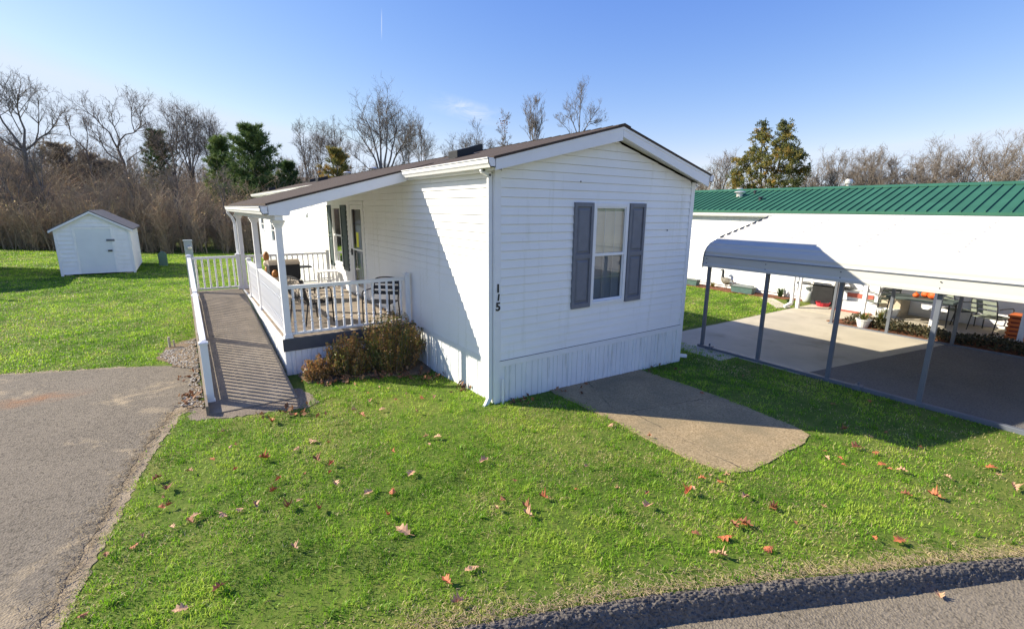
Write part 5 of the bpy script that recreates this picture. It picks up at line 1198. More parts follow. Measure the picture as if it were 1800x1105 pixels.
# ---------------------------------------------------------------- gravel beside the ramp
def stones(x, y, z, r, rg):
    n = len(x); base = np.array([(1, 0, 0), (-1, 0, 0), (0, 1, 0), (0, -1, 0), (0, 0, 1), (0, 0, -1)], float); tr = np.array([(0, 2, 4), (2, 1, 4), (1, 3, 4), (3, 0, 4), (2, 0, 5), (1, 2, 5), (3, 1, 5), (0, 3, 5)])
    sc = rg.uniform(.55, 1.25, (n, 6, 1)); a = rg.uniform(0, 2 * PI, n); c_, s_ = np.cos(a), np.sin(a)
    V = base[None] * sc * r[:, None, None]; V[:, :, 2] *= .65; Vx = V[:, :, 0] * c_[:, None] - V[:, :, 1] * s_[:, None]; Vy = V[:, :, 0] * s_[:, None] + V[:, :, 1] * c_[:, None]
    V = np.stack([Vx + x[:, None], Vy + y[:, None], V[:, :, 2] + z[:, None]], -1)
    return V.reshape(-1, 3), (tr[None] + (np.arange(n) * 6)[:, None, None]).reshape(-1, 3)
STRIP = [(-3.33, 1.95), (-3.33, 6.0), (-3.75, 5.6), (-3.9, 4.9), (-3.65, 4.2), (-3.42, 3.8), (-3.5, 2.9), (-3.6, 2.2)]
n = 3400; x = rg.uniform(-4.1, -3.3, n); y = rg.uniform(1.9, 6.1, n); k = inpoly(x, y, STRIP) & (fbm(x, y, 2.5) > .40); x, y = x[k], y[k]
V, T = stones(x, y, np.full(len(x), .024), rg.uniform(.008, .024, len(x)), rg)
tag(npmesh('gravel', V, T, np.repeat(rg.random(len(x)), 6), M['stone']), 'pale loose gravel along the left side of the ramp', 'gravel', kind='stuff')
# leaf litter heaps under the shrubs, beside the gravel and at the skirting
cl = [(-1.75, 2.0, .10, 24), (-1.4, 1.92, .13, 34), (-.9, 1.9, .15, 34), (-.45, 1.85, .15, 34), (-.15, 1.55, .12, 26), (-3.5, 2.5, .1, 18), (-3.55, 2.2, .1, 10), (-3.55, 3.4, .12, 8), (-.1, .75, .08, 22), (1.2, -.08, .2, 14), (.4, -.1, .12, 16), (3.3, -.1, .25, 12), (-2.3, 1.05, .14, 16), (-2.6, 1.2, .12, 8)]
xs = np.concatenate([rg.normal(c_[0], c_[2], c_[3]) for c_ in cl]); ys = np.concatenate([rg.normal(c_[1], c_[2] * .6, c_[3]) for c_ in cl]); k = ~((xs > -.03) & (ys > -.04)); xs, ys = xs[k], ys[k]
V, T = leafquads(np.stack([xs, ys, gz(xs, ys) + rg.uniform(.025, .06, len(xs))], -1), .085, rg, .25)
tag(npmesh('leaf_litter', V, T, np.repeat(rg.beta(1.6, 1.8, len(xs)), 4), M['leafbits']), 'drifted brown leaf litter under the shrubs and along the skirting', 'leaf litter', kind='stuff')
# ---------------------------------------------------------------- single fallen oak leaves
def oak(seed, curl):
    rg = random.Random(seed); R = [(0, -.5, 0), (.05, -.36, 0)]
    side = [(.10, -.30), (.20, -.22), (.09, -.16), (.28, -.02), (.33, .06), (.11, .05), (.25, .22), (.24, .28), (.08, .22), (.10, .38), (.0, .5)]
    pts = [(0.012, -.34)] + [(x * rg.uniform(.85, 1.15), y) for x, y in side]; L = [(-x * rg.uniform(.85, 1.1), y + rg.uniform(-.02, .02)) for x, y in pts[:-1]][::-1]
    out = pts + L; z = lambda x, y: curl * (x * x * 2.2 + .5 * y * y * (1 if y > 0 else .3)) + .05 * math.sin(7 * y + seed)
    mb = MB(); n = len(out); sp = [(0, y) for y in (-.3, -.1, .1, .3)]
    c_ = [(0, y, z(0, y) - .02) for _, y in sp]; mb.v = [(x, y, z(x, y)) for x, y in out] + c_
    def near(i): return n + min(range(4), key=lambda k: abs(sp[k][1] - out[i][1]))
    for i in range(n):
        j = (i + 1) % n; a, b = near(i), near(j); mb.f.append((i, j, a))
        if a != b: mb.f.append((j, b, a))
    mb.bar((0, -.34, z(0, -.34)), (0.02, -.62, z(0, -.34) + .05), .014, .014)
    return mb
LM = {}
for mt in ('leaf_tan', 'leaf_red', 'leaf_brown'):
    for k, cv in enumerate((.5, 1.3, 2.4, -.8)):
        me = oak(k * 7 + 1, cv).mesh('fallen_leaf', fix=False); me.materials.append(M[mt]); LM[mt, k] = me
GL = 'fallen oak leaves scattered on the front lawn'
BIG = {40: ('leaf_tan', .175, 'large pale tan oak leaf lying face up in the middle of the front lawn'), 78: ('leaf_tan', .15, 'curled tan oak leaf on the lawn in front of the parking pad'), 94: ('leaf_brown', .17, 'clump forming dark brown oak leaf right of the parking pad'), 44: ('leaf_tan', .13, 'folded tan oak leaf on the lawn straight below the house corner')}
TXT = {'leaf_tan': 'tan curled oak leaf lying in the front lawn grass', 'leaf_red': 'reddish brown curled oak leaf lying in the front lawn grass', 'leaf_brown': 'dark brown shrivelled oak leaf lying in the front lawn grass'}
rl = random.Random(4)
for i, (x, y) in enumerate(LEAVES):
    if i in BIG: mt, s, lb = BIG[i]; k = 0 if i == 40 else 1
    else: mt = rl.choices(('leaf_tan', 'leaf_red', 'leaf_brown'), (.40, .31, .29))[0]; s = rl.choice((.06, .075, .09, .1, .115, .135)) * rl.uniform(.9, 1.1); lb = TXT[mt]; k = rl.randrange(4)
    o = bpy.data.objects.new('fallen_leaf', LM[mt, k]); COL.objects.link(o)
    o.location = (x, y, float(gz(x, y)) + .042); o.scale = (s, s, s); o.rotation_euler = (rl.uniform(-.22, .22), rl.uniform(-.22, .22), rl.uniform(0, 6.28))
    if i == 40: o.rotation_euler = (.1, -.05, .5)
    tag(o, lb, 'leaf', GL if i not in BIG else None)
o = bpy.data.objects.new('fallen_leaf', LM['leaf_tan', 1]); COL.objects.link(o); o.location = (1.0, -4.55, -.125); o.scale = (.1,) * 3; o.rotation_euler = (.1, .2, 2); tag(o, 'single tan oak leaf lying on the road beside the kerb', 'leaf')
# ---------------------------------------------------------------- shrubs before the porch
def shrub(name, label, cx, cy, rx, ry, h, nst, nl, tint, seed, z0):
    rg = np.random.default_rng(seed); t = thing(name, label, 'shrub', (cx, cy, z0))
    a = rg.uniform(0, 2 * PI, nst); q = np.sqrt(rg.random(nst)); bx = cx + rx * .35 * q * np.cos(a); by = cy + ry * .35 * q * np.sin(a)
    hh = h * rg.uniform(.62, 1.05, nst) * (1 - .45 * q ** 2); tx_ = cx + rx * q * np.cos(a) * rg.uniform(.75, 1.05, nst); ty_ = cy + ry * q * np.sin(a) * rg.uniform(.75, 1.05, nst)
    B = np.stack([bx, by, np.full(nst, z0 - .03)], -1); E = np.stack([tx_, ty_, z0 + hh], -1); Mi = B * .45 + E * .55 + np.stack([(tx_ - bx) * .18, (ty_ - by) * .18, np.zeros(nst)], -1)
    parts = [prisms(B, Mi, .007, .005, 4), prisms(Mi, E, .005, .002, 4)]
    V, T, C = merge([(p[0], p[1], .35) for p in parts]); npmesh('stem', V, T, C, M['twig'], t)
    per = nl // nst; u = rg.random((nst, per)) ** .75; u = .12 + .9 * u
    P = np.where((u < .55)[..., None], B[:, None] + (Mi - B)[:, None] * (u / .55)[..., None], Mi[:, None] + (E - Mi)[:, None] * ((u - .55) / .45)[..., None])
    P = P + rg.normal(0, 1, P.shape) * (.035 * (1.25 - u))[..., None] * np.array([1, 1, .8])
    ti = tint + .28 * (rg.random((nst, 1)) - .5) + rg.normal(0, .13, u.shape) + .12 * (fbm(P[..., 0], P[..., 2] * 2, 4) - .5) * 2
    ti = np.where(rg.random(u.shape) < .07, .9, ti)
    P = P.reshape(-1, 3); V, T = leafquads(P, .034, rg, .8)
    npmesh('foliage', V, T, np.repeat(np.clip(ti.ravel(), 0, 1), 4), M['shrub'], t); return t
shrub('evergreen_shrub', 'tall yellow green upright shrub against the porch corner and house wall', -.62, 2.28, .66, .42, 1.12, 170, 16000, .60, 31, -.12)
shrub('evergreen_shrub', 'low spreading shrub with orange brown winter leaves below the porch railing', -1.32, 2.3, .52, .36, .74, 120, 9500, .68, 32, -.06)
shrub('evergreen_shrub', 'smallest orange leaved shrub at the porch front beside the ramp foot', -1.82, 2.3, .24, .22, .42, 60, 3600, .8, 33, -.03)
# ---------------------------------------------------------------- bare trees
def grow_tree(name, stems, label, loc, seed, twig_len=1.2, kids=7, mat='bark', tdens=1.0, group=None, twr=.006, tint=.6, spread=1.0):
    """stems: list of (polyline [(x,y,z)], r0, r1) in local metres; twigs are grown on them"""
    rg = np.random.default_rng(seed); t = thing(name, label, 'tree', loc, 0, group, local=True)
    mb = MB(); segsA, segsB, ra, rb = [], [], [], []
    frontier = []
    for pts, r0, r1 in stems:
        P = np.array(pts, float); L = np.concatenate([[0], np.cumsum(np.linalg.norm(np.diff(P, axis=0), axis=1))])
        n = max(4, int(L[-1] / .5)); s = np.linspace(0, L[-1], n); Q = np.stack([np.interp(s, L, P[:, k]) for k in range(3)], -1)
        Q[1:-1] += rg.normal(0, .035, (n - 2, 3)) * min(1, L[-1] / 3); rads = np.linspace(r0, r1, n)
        mb.tube(Q, list(rads * .72), 7, cap=True); frontier.append((Q, rads, L[-1]))
    mb.build('trunk', M[mat], t, local=True, smooth=True)
    # level 1..3 branches, vectorised level by level as polylines of 4 segments
    cur = []
    for Q, rads, L in frontier:
        n = int(kids * L * .55) + 2
        for _ in range(n):
            u = rg.uniform(.3, 1) ** .8
            if L > 4 and u * L < 1.5: continue
            i = u * (len(Q) - 1); k = min(int(i), len(Q) - 2); p = Q[k] + (Q[k + 1] - Q[k]) * (i - k); d = unit(Q[k + 1] - Q[k]); r = rads[k]
            cur.append((p, d, min(3.0, .30 * L + .8) * rg.uniform(.5, 1.15) * twig_len * (1.15 - .45 * u), min(.028, r * .55)))
    for lev in range(3):
        if not cur: break
        p = np.array([c[0] for c in cur]); d = np.array([c[1] for c in cur]); L = np.array([c[2] for c in cur]); r = np.array([c[3] for c in cur]); n = len(cur)
        side = unit(np.cross(d, rg.normal(0, 1, (n, 3)))); ang = rg.uniform(.5, 1.15, (n, 1)) * spread; dd = unit(d * np.cos(ang) + side * np.sin(ang) + np.array([0, 0, .12]))
        nseg = 4 if lev < 2 else 2; pts = [p]
        for s in range(nseg):
            dd = unit(dd + rg.normal(0, .14, (n, 3)) + np.array([0, 0, .10])); pts.append(pts[-1] + dd * (L / nseg)[:, None])
        for s in range(nseg):
            segsA.append(pts[s]); segsB.append(pts[s + 1]); q = lambda k: np.maximum(r * (1 - .75 * k / nseg), twr * .75); ra.append(q(s)); rb.append(q(s + 1))
        if lev < 2:
            nxt = []; m = [6, 4][lev] * tdens
            for i in range(n):
                for _ in range(rg.poisson(m)):
                    u = rg.uniform(.2, 1) * nseg; k = min(int(u), nseg - 1); a, b = pts[k][i], pts[k + 1][i]
                    nxt.append((a + (b - a) * (u - k), unit(b - a), L[i] * rg.uniform(.32, .6), max(r[i] * .45, twr)))
            cur = nxt
    A = np.concatenate(segsA); B = np.concatenate(segsB); V, T = prisms(A, B, np.concatenate(ra), np.concatenate(rb))
    npmesh('crown', V, T, np.clip(np.full(len(V), tint) + np.repeat(rg.normal(0, .12, len(A)), 6), 0, 1), M['twig'], t, off=(0, 0, 0))
    return t
def fan(h, trunk, n, spread, seed, r=.14, lean=0):
    """trunk to height 'trunk', then n rising limbs"""
    rg = random.Random(seed); st = [([(0, 0, -.3), (lean * .3, 0, trunk * .5), (lean * .5, 0, trunk)], r, r * .8)]
    for i in range(n):
        a = 2 * PI * i / n + rg.uniform(-.4, .4); s = spread * rg.uniform(.45, 1); hh = h * rg.uniform(.78, 1.0)
        x0 = lean * .5; c_, s_ = math.cos(a), math.sin(a)
        st.append(([(x0, 0, trunk * rg.uniform(.8, 1)), (x0 + c_ * s * .35, s_ * s * .35, trunk + (hh - trunk) * .3), (x0 + c_ * s * .75, s_ * s * .75, trunk + (hh - trunk) * .65), (x0 + c_ * s, s_ * s, hh)], r * .55, .018))
    st.append(([(lean * .5, 0, trunk), (lean * .6, .1, h * .7), (lean * .7, 0, h)], r * .6, .018))
    return st
def face(stems_xz, rx, seed, depth=.8):
    """limbs given in a plane facing the road, given random depth; rx = unit vector of that plane"""
    rg = random.Random(seed); out = []
    for pts, r0, r1 in stems_xz:
        k = rg.uniform(-1, 1) * depth; n = len(pts)
        out.append(([(x * rx[0] - rx[1] * k * (i / (n - 1)) ** 1.2, x * rx[1] + rx[0] * k * (i / (n - 1)) ** 1.2, z) for i, (x, z) in enumerate(pts)], r0, r1))
    return out
RXV = (.82, -.57)
def ldir(x, y):
    d = math.hypot(x - CAMP.x, y - CAMP.y); return ((y - CAMP.y) / d, -(x - CAMP.x) / d)
# A: forked tree, far left
L = (-11.1, 39.1); r_ = ldir(*L)
grow_tree('bare_tree', face([([(.25, -.3), (.1, 3), (.0, 6.1)], .2, .15), ([(0, 6.0), (-.5, 7.0), (-.8, 8.2), (-1.3, 9.3)], .12, .02), ([(0, 6.0), (.2, 7.4), (.05, 8.6), (.4, 9.9)], .11, .02), ([(0, 6.0), (.9, 6.9), (1.5, 7.5), (2.0, 8.4)], .1, .02), ([(0, 5.9), (-.9, 6.6), (-1.5, 7.6), (-1.8, 8.4)], .08, .02), ([(.6, 6.6), (.9, 7.6), (1.1, 9.2)], .06, .015), ([(.05, 7.0), (-.3, 8.4), (-.4, 9.6)], .05, .015)], r_, 1), 'bare forked tree rising from the thicket behind the garden shed at far left', (L[0], L[1], 0), 1, .95, 7)
# B: crooked tree
L = (-6.4, 44.7); r_ = ldir(*L)
grow_tree('bare_tree', face([([(.3, -.3), (.2, 3), (-.1, 5.8), (-.35, 7.0)], .2, .13), ([(-.35, 7), (-.7, 8.2), (-1.5, 9.2), (-2.0, 10.0)], .1, .02), ([(-.35, 7), (.1, 7.9), (.9, 8.3), (1.4, 8.9), (1.5, 10.4)], .09, .02), ([(-.1, 7.5), (-.4, 9), (-.2, 10)], .07, .02), ([(.0, 5.8), (-1, 6.6), (-1.4, 7.8), (-2.2, 8.6)], .09, .02), ([(.9, 8.3), (.8, 9.4), (1.2, 11.0)], .05, .015), ([(.1, 6), (.9, 6.9), (1.7, 7.2)], .06, .015)], r_, 2), 'bare crooked tree with bent dark limbs directly behind the garden shed', (L[0], L[1], 0), 2, .9, 6)
L = (-8.6, 43.4); r_ = ldir(*L)
grow_tree('bare_tree', face([([(.3, -.3), (.2, 4), (.1, 6.6)], .12, .08), ([(.1, 6.6), (-.5, 7.4), (-.6, 8.6), (-1.2, 9.2)], .06, .015), ([(.1, 6.6), (.4, 7.8), (.2, 9)], .05, .015)], r_, 3), 'slim bare tree with a bent top between the forked and the crooked tree', (L[0], L[1], 0), 3, .7, 6)
for i, (x, y, h, tr, n, sp, lb) in enumerate([(-3.4, 45.2, 10.0, 5.2, 5, 1.6, 'bare many limbed tree left of the dark evergreen behind the shed'), (-2.2, 44.6, 10.3, 5.0, 6, 1.7, 'bare wide topped tree between the shed and the tall pine'), (-.6, 44.9, 9.6, 5.4, 5, 1.2, 'bare slender limbed tree just left of the two pines'), (-14.2, 40.5, 12.6, 6.0, 6, 2.4, 'bare tree reaching into the frame at the top left corner')]):
    grow_tree('bare_tree', fan(h, tr, n, sp, 40 + i, .15, .3), lb, (x, y, 0), 10 + i, .85, 6)
# I: broad many stemmed tree above the roof
L = (11.9, 37.2); r_ = ldir(*L)
grow_tree('bare_tree', face([([(0, -.3), (0, 3), (0, 5.2)], .3, .24), ([(-.05, 5.0), (-.6, 7.0), (-1.4, 8.4), (-2.3, 9.5)], .15, .02), ([(0, 5.1), (-.35, 7.2), (-.8, 9.2), (-1.4, 10.7)], .15, .02), ([(0, 5.1), (-.05, 7.4), (.0, 9.4), (-.2, 11.4)], .16, .02), ([(.05, 5.0), (.35, 7.4), (.6, 9.2), (.5, 11.6)], .15, .02), ([(.1, 5.0), (.8, 7.2), (1.3, 9), (1.5, 11)], .15, .02), ([(.1, 4.8), (1.0, 6.6), (2.0, 8.3), (2.7, 9.7)], .14, .02), ([(0, 4.6), (1.3, 6.1), (2.5, 7.0)], .09, .015), ([(0, 4.5), (-1.4, 6.3), (-2.9, 7.5)], .09, .015)], r_, 5, 1.6), 'broad spreading bare tree with many rising stems above the long brown roof', (L[0], L[1], 0), 5, .85, 7, 'barkl')
spec = [(5.9, 38.9, 8.9, 5.2, 3, .7, 'thin bare sapling right of the tall green pine'), (8.0, 43.5, 9.4, 5.5, 4, 1.0, 'small bare tree above the far end of the roof'), (9.6, 43.2, 9.9, 5.4, 5, 1.3, 'bare tree just left of the broad spreading tree'), (16.6, 43.0, 10.6, 6.5, 5, 1.3, 'bare tree with loose twigs just right of the broad spreading tree'), (19.2, 45.0, 11.4, 6.2, 5, 1.3, 'pale bare tree second to the right of the broad spreading tree'), (22.0, 43, 9.8, 6.5, 5, 2.0, 'low rounded bare tree left of the red leaved sapling'), (24.6, 42.3, 11.3, 7.5, 6, 2.2, 'rounded bare tree above the black roof vents')]
for i, (x, y, h, tr, n, sp, lb) in enumerate(spec):
    grow_tree('bare_tree', fan(h, tr, n, sp, 60 + i, .11, 0), lb, (x, y, 0), 30 + i, .75, 6, 'barkl', tint=.5)
t = grow_tree('bare_tree', fan(9.0, 6.2, 3, .5, 77, .06, 0), 'thin sapling with a few red leaves at its top behind the roof', (16.4, 24.4, 0), 77, .5, 4, 'barkl', twr=.007)
rg = np.random.default_rng(7); P = np.stack([rg.normal(.0, .3, 42), rg.normal(0, .3, 42), rg.normal(8.55, .28, 42)], -1); V, T = leafquads(P, .16, rg, 0); npmesh('leaves', V, T, np.repeat(rg.uniform(.2, .6, 42), 4), M['leafbits'], t, off=(0, 0, 0))
grow_tree('bare_tree', fan(13.6, 8.0, 7, 1.0, 80, .13, 0), 'pale upright twiggy tree left of the house gable', (29.9, 38.7, 0), 80, .6, 4, 'barkl', tint=.7, twr=.008, spread=.6)
L = (30.2, 31.9); r_ = ldir(*L)
grow_tree('bare_tree', face([([(0, -.3), (0, 6), (0, 9.6)], .2, .12), ([(0, 9.4), (-.7, 11.2), (-1.4, 12.6)], .08, .02), ([(0, 9.5), (0, 11.5), (.1, 13.9)], .09, .02), ([(0, 9.3), (.9, 11), (1.9, 12.6)], .08, .02), ([(0, 9.0), (-1.2, 10.4), (-2.2, 11.3)], .06, .02), ([(0, 10.4), (-.4, 12), (-.5, 13.6)], .05, .015), ([(.2, 10), (1, 10.9), (2.3, 11.3)], .05, .015)], r_, 9), 'bare dark tree with an open fan of limbs behind the house gable', (L[0], L[1], 0), 9, .75, 6)
# right hand row
spec = [(34.7, 18.9, 7.7, 4.0, 6, 1.3, 'greyish bare tree between the house and the rusty cedar'), (33.6, 20.0, 6.2, 3.5, 5, 1.2, 'low bare tree just right of the house gable'), (42.2, 15.5, 7.4, 4.0, 7, 2.0, 'pale bare tree right next to the rusty cedar'), (42.9, 13.4, 7.8, 4.2, 7, 2.0, 'pale wide bare tree above the middle of the green roof'), (43.6, 11.3, 7.6, 4.2, 6, 1.8, 'pale bare tree left of the brown rounded tree'), (45.2, 7.6, 8.2, 4.0, 7, 2.4, 'big bare tree above the right part of the green roof'), (45.4, 5.6, 8.0, 4.0, 6, 1.7, 'upright bare tree between the two big bare trees at right'), (45.9, 4.0, 8.3, 3.8, 7, 2.3, 'big bare tree beside the right edge of the picture'), (46.2, 1.6, 8.6, 3.8, 7, 2.3, 'bare tree at the right edge of the picture')]
for i, (x, y, h, tr, n, sp, lb) in enumerate(spec):
    grow_tree('bare_tree', fan(h * .93, tr, n, sp * 1.1, 90 + i, .11, 0), lb, (x, y, -.15), 90 + i, .85, 3.8, 'barkl', tint=.6, twr=.006)
for i, (x, y, h, sp, lb, ti) in enumerate([(39.2, 9.8, 6.4, 1.7, 'rounded brown twiggy tree above the green roof', .85), (40.3, 8.0, 5.1, 1.4, 'low reddish brown twiggy tree above the green roof', .9), (43.0, 7.0, 6.3, 1.8, 'brown twiggy tree below the big bare tree at right', .85), (43.6, 3.4, 6.0, 1.7, 'brown twiggy tree near the right edge of the picture', .88), (36.5, 12, 5.2, 1.3, 'small brown twiggy tree right of the rusty cedar', .8)]):
    grow_tree('twiggy_tree', fan(h, 1.8, 9, sp, 120 + i, .08, 0), lb, (x, y, -.15), 120 + i, .75, 6, 'barkl', 1.15, None, .009, ti * .7)
# ---------------------------------------------------------------- evergreens
def conifer(name, label, loc, h, base, rad, seed, mat='pine', n=230, tl=.36, prof=None, tint=.58):
    rg = np.random.default_rng(seed); t = thing(name, label, 'tree', loc, 0, None, local=True)
    mb = MB(); mb.tube([(0, 0, -.3), (.05, 0, h * .5), (0, 0, h * .97)], [h * .022, h * .015, .02], 8); mb.build('trunk', M['bark'], t, local=True, smooth=True)
    u = np.sort(rg.random(n)) ** .9; z = base + (h - base) * u; R = rad * (prof(u) if prof else np.sqrt(np.clip(1 - u ** 1.7, 0, 1))) * rg.uniform(.55, 1.12, n) + .12
    a = rg.uniform(0, 2 * PI, n); B0 = np.stack([np.zeros(n), np.zeros(n), z], -1); dirn = np.stack([np.cos(a), np.sin(a), .30 + .5 * u], -1); E = B0 + dirn * R[:, None]
    V0, T0 = prisms(B0, E, .022, .008)
    m = 13; s = rg.uniform(.25, 1.03, (n, m)); P = B0[:, None] + (E - B0)[:, None] * s[..., None] + rg.normal(0, 1, (n, m, 3)) * (.05 + .17 * R[:, None] * (1.05 - s) * .8)[..., None] * [1, 1, .55]
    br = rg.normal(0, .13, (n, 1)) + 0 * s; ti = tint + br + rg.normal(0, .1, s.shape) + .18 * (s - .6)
    P = P.reshape(-1, 3); dr = np.repeat(dirn, m, 0); k = 10
    D = unit(unit(dr)[:, None] * .7 + rg.normal(0, .62, (len(P), k, 3)) + [0, 0, .35]); L = tl * rg.uniform(.5, 1.1, (len(P), k, 1)); A = np.repeat(P[:, None], k, 1); Sd = unit(np.cross(D, rg.normal(0, 1, D.shape))) * .022
    V = np.stack([A - Sd, A + Sd, A + D * L], 2).reshape(-1, 3); T = np.arange(len(V)).reshape(-1, 3)
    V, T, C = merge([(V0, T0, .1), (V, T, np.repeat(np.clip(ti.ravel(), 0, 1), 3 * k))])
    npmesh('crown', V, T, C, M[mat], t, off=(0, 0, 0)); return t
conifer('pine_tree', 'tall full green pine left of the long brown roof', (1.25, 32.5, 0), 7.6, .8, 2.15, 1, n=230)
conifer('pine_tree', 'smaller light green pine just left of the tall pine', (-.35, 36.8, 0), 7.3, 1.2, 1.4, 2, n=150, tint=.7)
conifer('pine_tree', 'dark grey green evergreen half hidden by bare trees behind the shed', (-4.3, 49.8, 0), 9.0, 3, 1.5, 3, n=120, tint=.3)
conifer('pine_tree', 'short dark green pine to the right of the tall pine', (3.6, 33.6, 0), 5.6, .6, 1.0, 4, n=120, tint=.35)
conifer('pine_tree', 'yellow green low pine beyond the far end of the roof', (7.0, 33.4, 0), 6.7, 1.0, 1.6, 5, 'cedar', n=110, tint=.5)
for i, (x, y, h, r) in enumerate([(-11.8, 54.3, 7.6, 2.5), (-9.9, 54.5, 7.0, 2.3), (-8.1, 53.8, 6.3, 1.9)]):
    conifer('juniper_tree', ('dark brown green juniper, the tallest of three behind the forked tree', 'middle one of three dark brown junipers behind the garden shed', 'lowest of three dark brown junipers behind the crooked tree')[i], (x, y, 0), h, .8, r, 10 + i, 'brush', 190, .3, None, .16)
# rusty cedar with two tops: scale foliage in sprays on upswept limbs
def cedar(loc):
    rg = np.random.default_rng(5); t = thing('cedar_tree', 'rust and green cedar with two uneven tops above the green steel roof', 'tree', loc, 0, None, local=True); r_ = np.array(ldir(*loc[:2]) + (0,)); f_ = np.array((-r_[1], r_[0], 0))
    mb = MB()
    trunks = [([(0, 0, -.3), (.1, .1, 3), tuple(r_ * .5 + [0, 0, 5.6]), tuple(r_ * .75 + [0, 0, 8.3])], [.2, .15, .08, .02]), ([(.05, .05, 2.5), tuple(r_ * -.5 + [0, 0, 5]), tuple(r_ * -.75 + [0, 0, 8.2])], [.13, .08, .02])]
    for p, r in trunks: mb.tube(p, r, 8)
    mb.build('trunk', M['bark'], t, local=True, smooth=True)
    parts = []
    lim = [(.75, 8.45, .45), (-.8, 8.35, .5), (.6, 7.7, .85), (-.75, 7.7, .8), (1.35, 6.9, .7), (-1.3, 6.8, .7), (.2, 7.0, .6), (.9, 6.3, 1.0), (-.7, 6.2, 1.0), (1.85, 6.5, .5), (-1.9, 6.1, .55), (2.0, 5.4, .55), (-2.2, 5.3, .5), (.1, 5.7, 1.1), (1.2, 5.3, 1.0), (-1.3, 5.1, 1.1), (-1.9, 4.7, .6), (1.6, 4.5, .7), (.2, 4.4, 1.2), (-1.0, 3.9, 1.1), (1.0, 3.6, 1.1), (-1.7, 3.4, .8), (1.7, 3.0, .7), (0, 2.8, 1.3), (-1.2, 2.2, 1.1), (1.1, 2.0, 1.0)]
    for cx, cz, rr_ in lim:
        for q in range(3):
            c_ = r_ * (cx + rg.normal(0, .12)) + f_ * rg.normal(0, .75) + np.array([0, 0, cz + rg.normal(0, .12)])
            base = np.array([cx * .35, 0, 0])[0] * r_ + np.array([0, 0, cz - .55 - .3 * abs(cx)]); V, T = prisms(base[None], c_[None], .035, .012); parts.append((V, T, .1))
            ns = int(13 * rr_ + 5)
            for _ in range(ns):
                d = unit(rg.normal(0, 1, 3) + np.array([0, 0, .7])); o = c_ + d * rr_ * .68 * rg.uniform(.3, 1.05); m = 40
                ax = unit(d + rg.normal(0, .4, 3)); u = rg.uniform(0, 1, (m, 1)); P = o + ax * u * .34 * (.6 + rr_ * .4) + rg.normal(0, .055, (m, 3)); V, T = leafquads(P, .115, rg, .5)
                gl = np.clip(.46 + .4 * (fbm(np.array([c_[0] * 2]), np.array([c_[2] * 2]), .8)[0] - .5) * 2 + rg.normal(0, .14) - .06 * (cz - 5), 0, .95)
                parts.append((V, T, np.repeat(np.clip(gl + rg.normal(0, .08, m), 0, 1), 4)))
    V, T, C = merge(parts); npmesh('crown', V, T, C, M['cedar'], t, off=(0, 0, 0))
cedar((32.2, 13.6, -.15))
# ---------------------------------------------------------------- leafless thicket and the wood on the hill
def thicket(name, label, xy, h, seed, stems=3, twigs=22, tintc=.45, rs=.016, rt=.008, leaf=0):
    rg = np.random.default_rng(seed); n = len(xy); K = stems
    b = np.repeat(xy, K, 0); hh = np.repeat(h, K) * rg.uniform(.55, 1.1, n * K); a = rg.uniform(0, 2 * PI, n * K); le = rg.uniform(.05, .42, n * K) * hh
    B = np.stack([b[:, 0] + rg.normal(0, .15, n * K), b[:, 1] + rg.normal(0, .15, n * K), b[:, 2] - .1], -1); Mi = B + np.stack([np.cos(a) * le * .3, np.sin(a) * le * .3, hh * .55], -1); E = B + np.stack([np.cos(a) * le, np.sin(a) * le, hh], -1)
    parts = []; tn = np.clip(tintc + np.repeat(rg.normal(0, .16, n), K) + rg.normal(0, .08, n * K), 0, .8)
    for P, Q, r0, r1 in ((B, Mi, rs, rs * .7), (Mi, E, rs * .7, rs * .3)): V, T = prisms(P, Q, r0, r1); parts.append((V, T, np.repeat(tn * .8, 6)))
    u = rg.uniform(.12, 1, (n * K, twigs)); P = np.where((u < .55)[..., None], B[:, None] + (Mi - B)[:, None] * (u / .55)[..., None], Mi[:, None] + (E - Mi)[:, None] * ((u - .55) / .45)[..., None])
    D = unit(rg.normal(0, 1, P.shape) * [1, 1, .5] + [0, 0, 1.0]); L = (.14 + .24 * rg.random(u.shape)) * hh[:, None] * .62; Q = P + D * L[..., None]; Q2 = Q + unit(D + rg.normal(0, .5, D.shape)) * (L * .6)[..., None]
    tw = np.repeat(np.clip(tn[:, None] + rg.normal(0, .13, u.shape), 0, .82).ravel(), 6)
    for p, q, r0, r1 in ((P, Q, rt, rt * .8), (Q, Q2, rt * .8, rt * .5)): V, T = prisms(p.reshape(-1, 3), q.reshape(-1, 3), r0, r1); parts.append((V, T, tw))
    if leaf:
        k = rg.random(u.shape) < leaf; LP = Q[k] + rg.normal(0, .06, (k.sum(), 3)); V, T = leafquads(LP, .11, rg, 0); parts.append((V, T, np.repeat(np.clip(rg.normal(.86, .07, len(LP)), .6, .97), 4)))
    V, T, C = merge(parts); return tag(npmesh(name, V, T, C, M['brush']), label, 'thicket', kind='stuff')
rg = np.random.default_rng(55)
HL_ = [(-34, 49), (-20, 40.5), (-12.2, 34.8), (-8, 31), (-4, 27.6), (.2, 25.6), (6, 27), (14, 31)]
L = np.cumsum([0] + [math.dist(a, b) for a, b in zip(HL_, HL_[1:])])
n = 1150; s = L[-1] * rg.random(n); dep = rg.gamma(1.5, 1.9, n); x = np.interp(s, L, [p[0] for p in HL_]); y = np.interp(s, L, [p[1] for p in HL_]) + .2
x2, y2 = x + dep * .35, y + dep
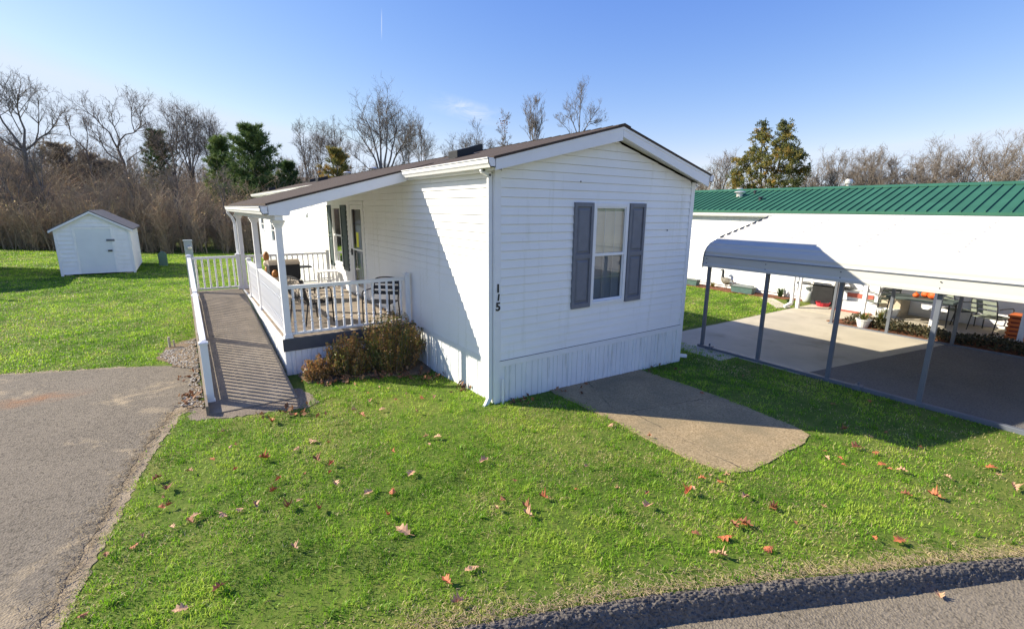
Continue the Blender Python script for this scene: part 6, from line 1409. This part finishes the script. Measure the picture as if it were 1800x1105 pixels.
hgt = np.interp(x2, [-20, -12, -4, 1, 8], [4.9, 4.4, 3.9, 3.4, 3.2]) * (.62 + .75 * fbm(x2, y2, .35)) * rg.uniform(.7, 1.15, n) * np.clip(.72 + dep * .07, .7, 1.2)
thicket('undergrowth', 'dense brown leafless thicket along the back edge of the lawn', np.stack([x2, y2, np.zeros(n)], -1), hgt, 1, 4, 24, .62, .017, .0062, leaf=.06)
# understorey trees, taller and thinner, deeper in
n = 420; az = np.radians(rg.uniform(-16, 12, n)); d = rg.uniform(46, 66, n); x, y = CAMP.x + d * np.sin(az), CAMP.y + d * np.cos(az)
z = np.maximum(hz(az, d), -.1); hgt = np.interp(np.degrees(az), [-16, -8, 0, 12], [7.6, 6.6, 6.0, 5.2]) * rg.uniform(.5, 1.1, n)
thicket('undergrowth', 'taller brown brush behind the lawn thicket', np.stack([x, y, z], -1), hgt, 2, 3, 30, .48, .02, .0065, .03)
# woods on the hill
n = 1500; az = np.radians(rg.uniform(-24, 62, n)); d = rg.uniform(64, 165, n); x, y = CAMP.x + d * np.sin(az), CAMP.y + d * np.cos(az)
thicket('woods', 'far leafless woods covering the hill behind the homes', np.stack([x, y, hz(az, d)], -1), rg.uniform(3.2, 5.6, n), 3, 2, 20, .42, .045, .026)
# brush behind the neighbouring home
n = 260; x = rg.uniform(36, 48, n); y = rg.uniform(-6, 24, n)
thicket('undergrowth', 'brown brush beyond the green roofed home', np.stack([x, y, np.full(n, -.15)], -1), rg.uniform(3.2, 5.0, n), 4, 3, 22, .62, .016, .01, .04)
# slim leaning trunks standing in the thicket at far left
rl = random.Random(12)
tr = [(-11.6, 36.2, 5.2, .6, 'slim leaning trunk in the thicket, nearest the left edge'), (-10.9, 35.6, 4.6, .9, 'slim leaning trunk in the thicket left of the shed door'), (-9.7, 34.9, 5.6, .5, 'slim dark trunk in the thicket just left of the shed roof'), (-5.6, 31.2, 4.6, -.3, 'slim trunk in the thicket right of the shed'), (-3.2, 29.4, 4.4, .4, 'slim trunk in the thicket behind the green utility pedestal'), (-1.2, 28.4, 4.3, -.3, 'slim trunk in the thicket behind the ramp landing')]
for i, (x, y, h, le, lb) in enumerate(tr):
    grow_tree('bare_tree', [([(0, 0, -.2), (-le * .4, 0, h * .5), (-le, .1, h)], .09, .02), ([(-le * .45, 0, h * .5), (-le * .2, 0, h * .75), (le * .2, .2, h * 1.0)], .05, .015)], lb, (x, y, 0), 200 + i, .6, 5)
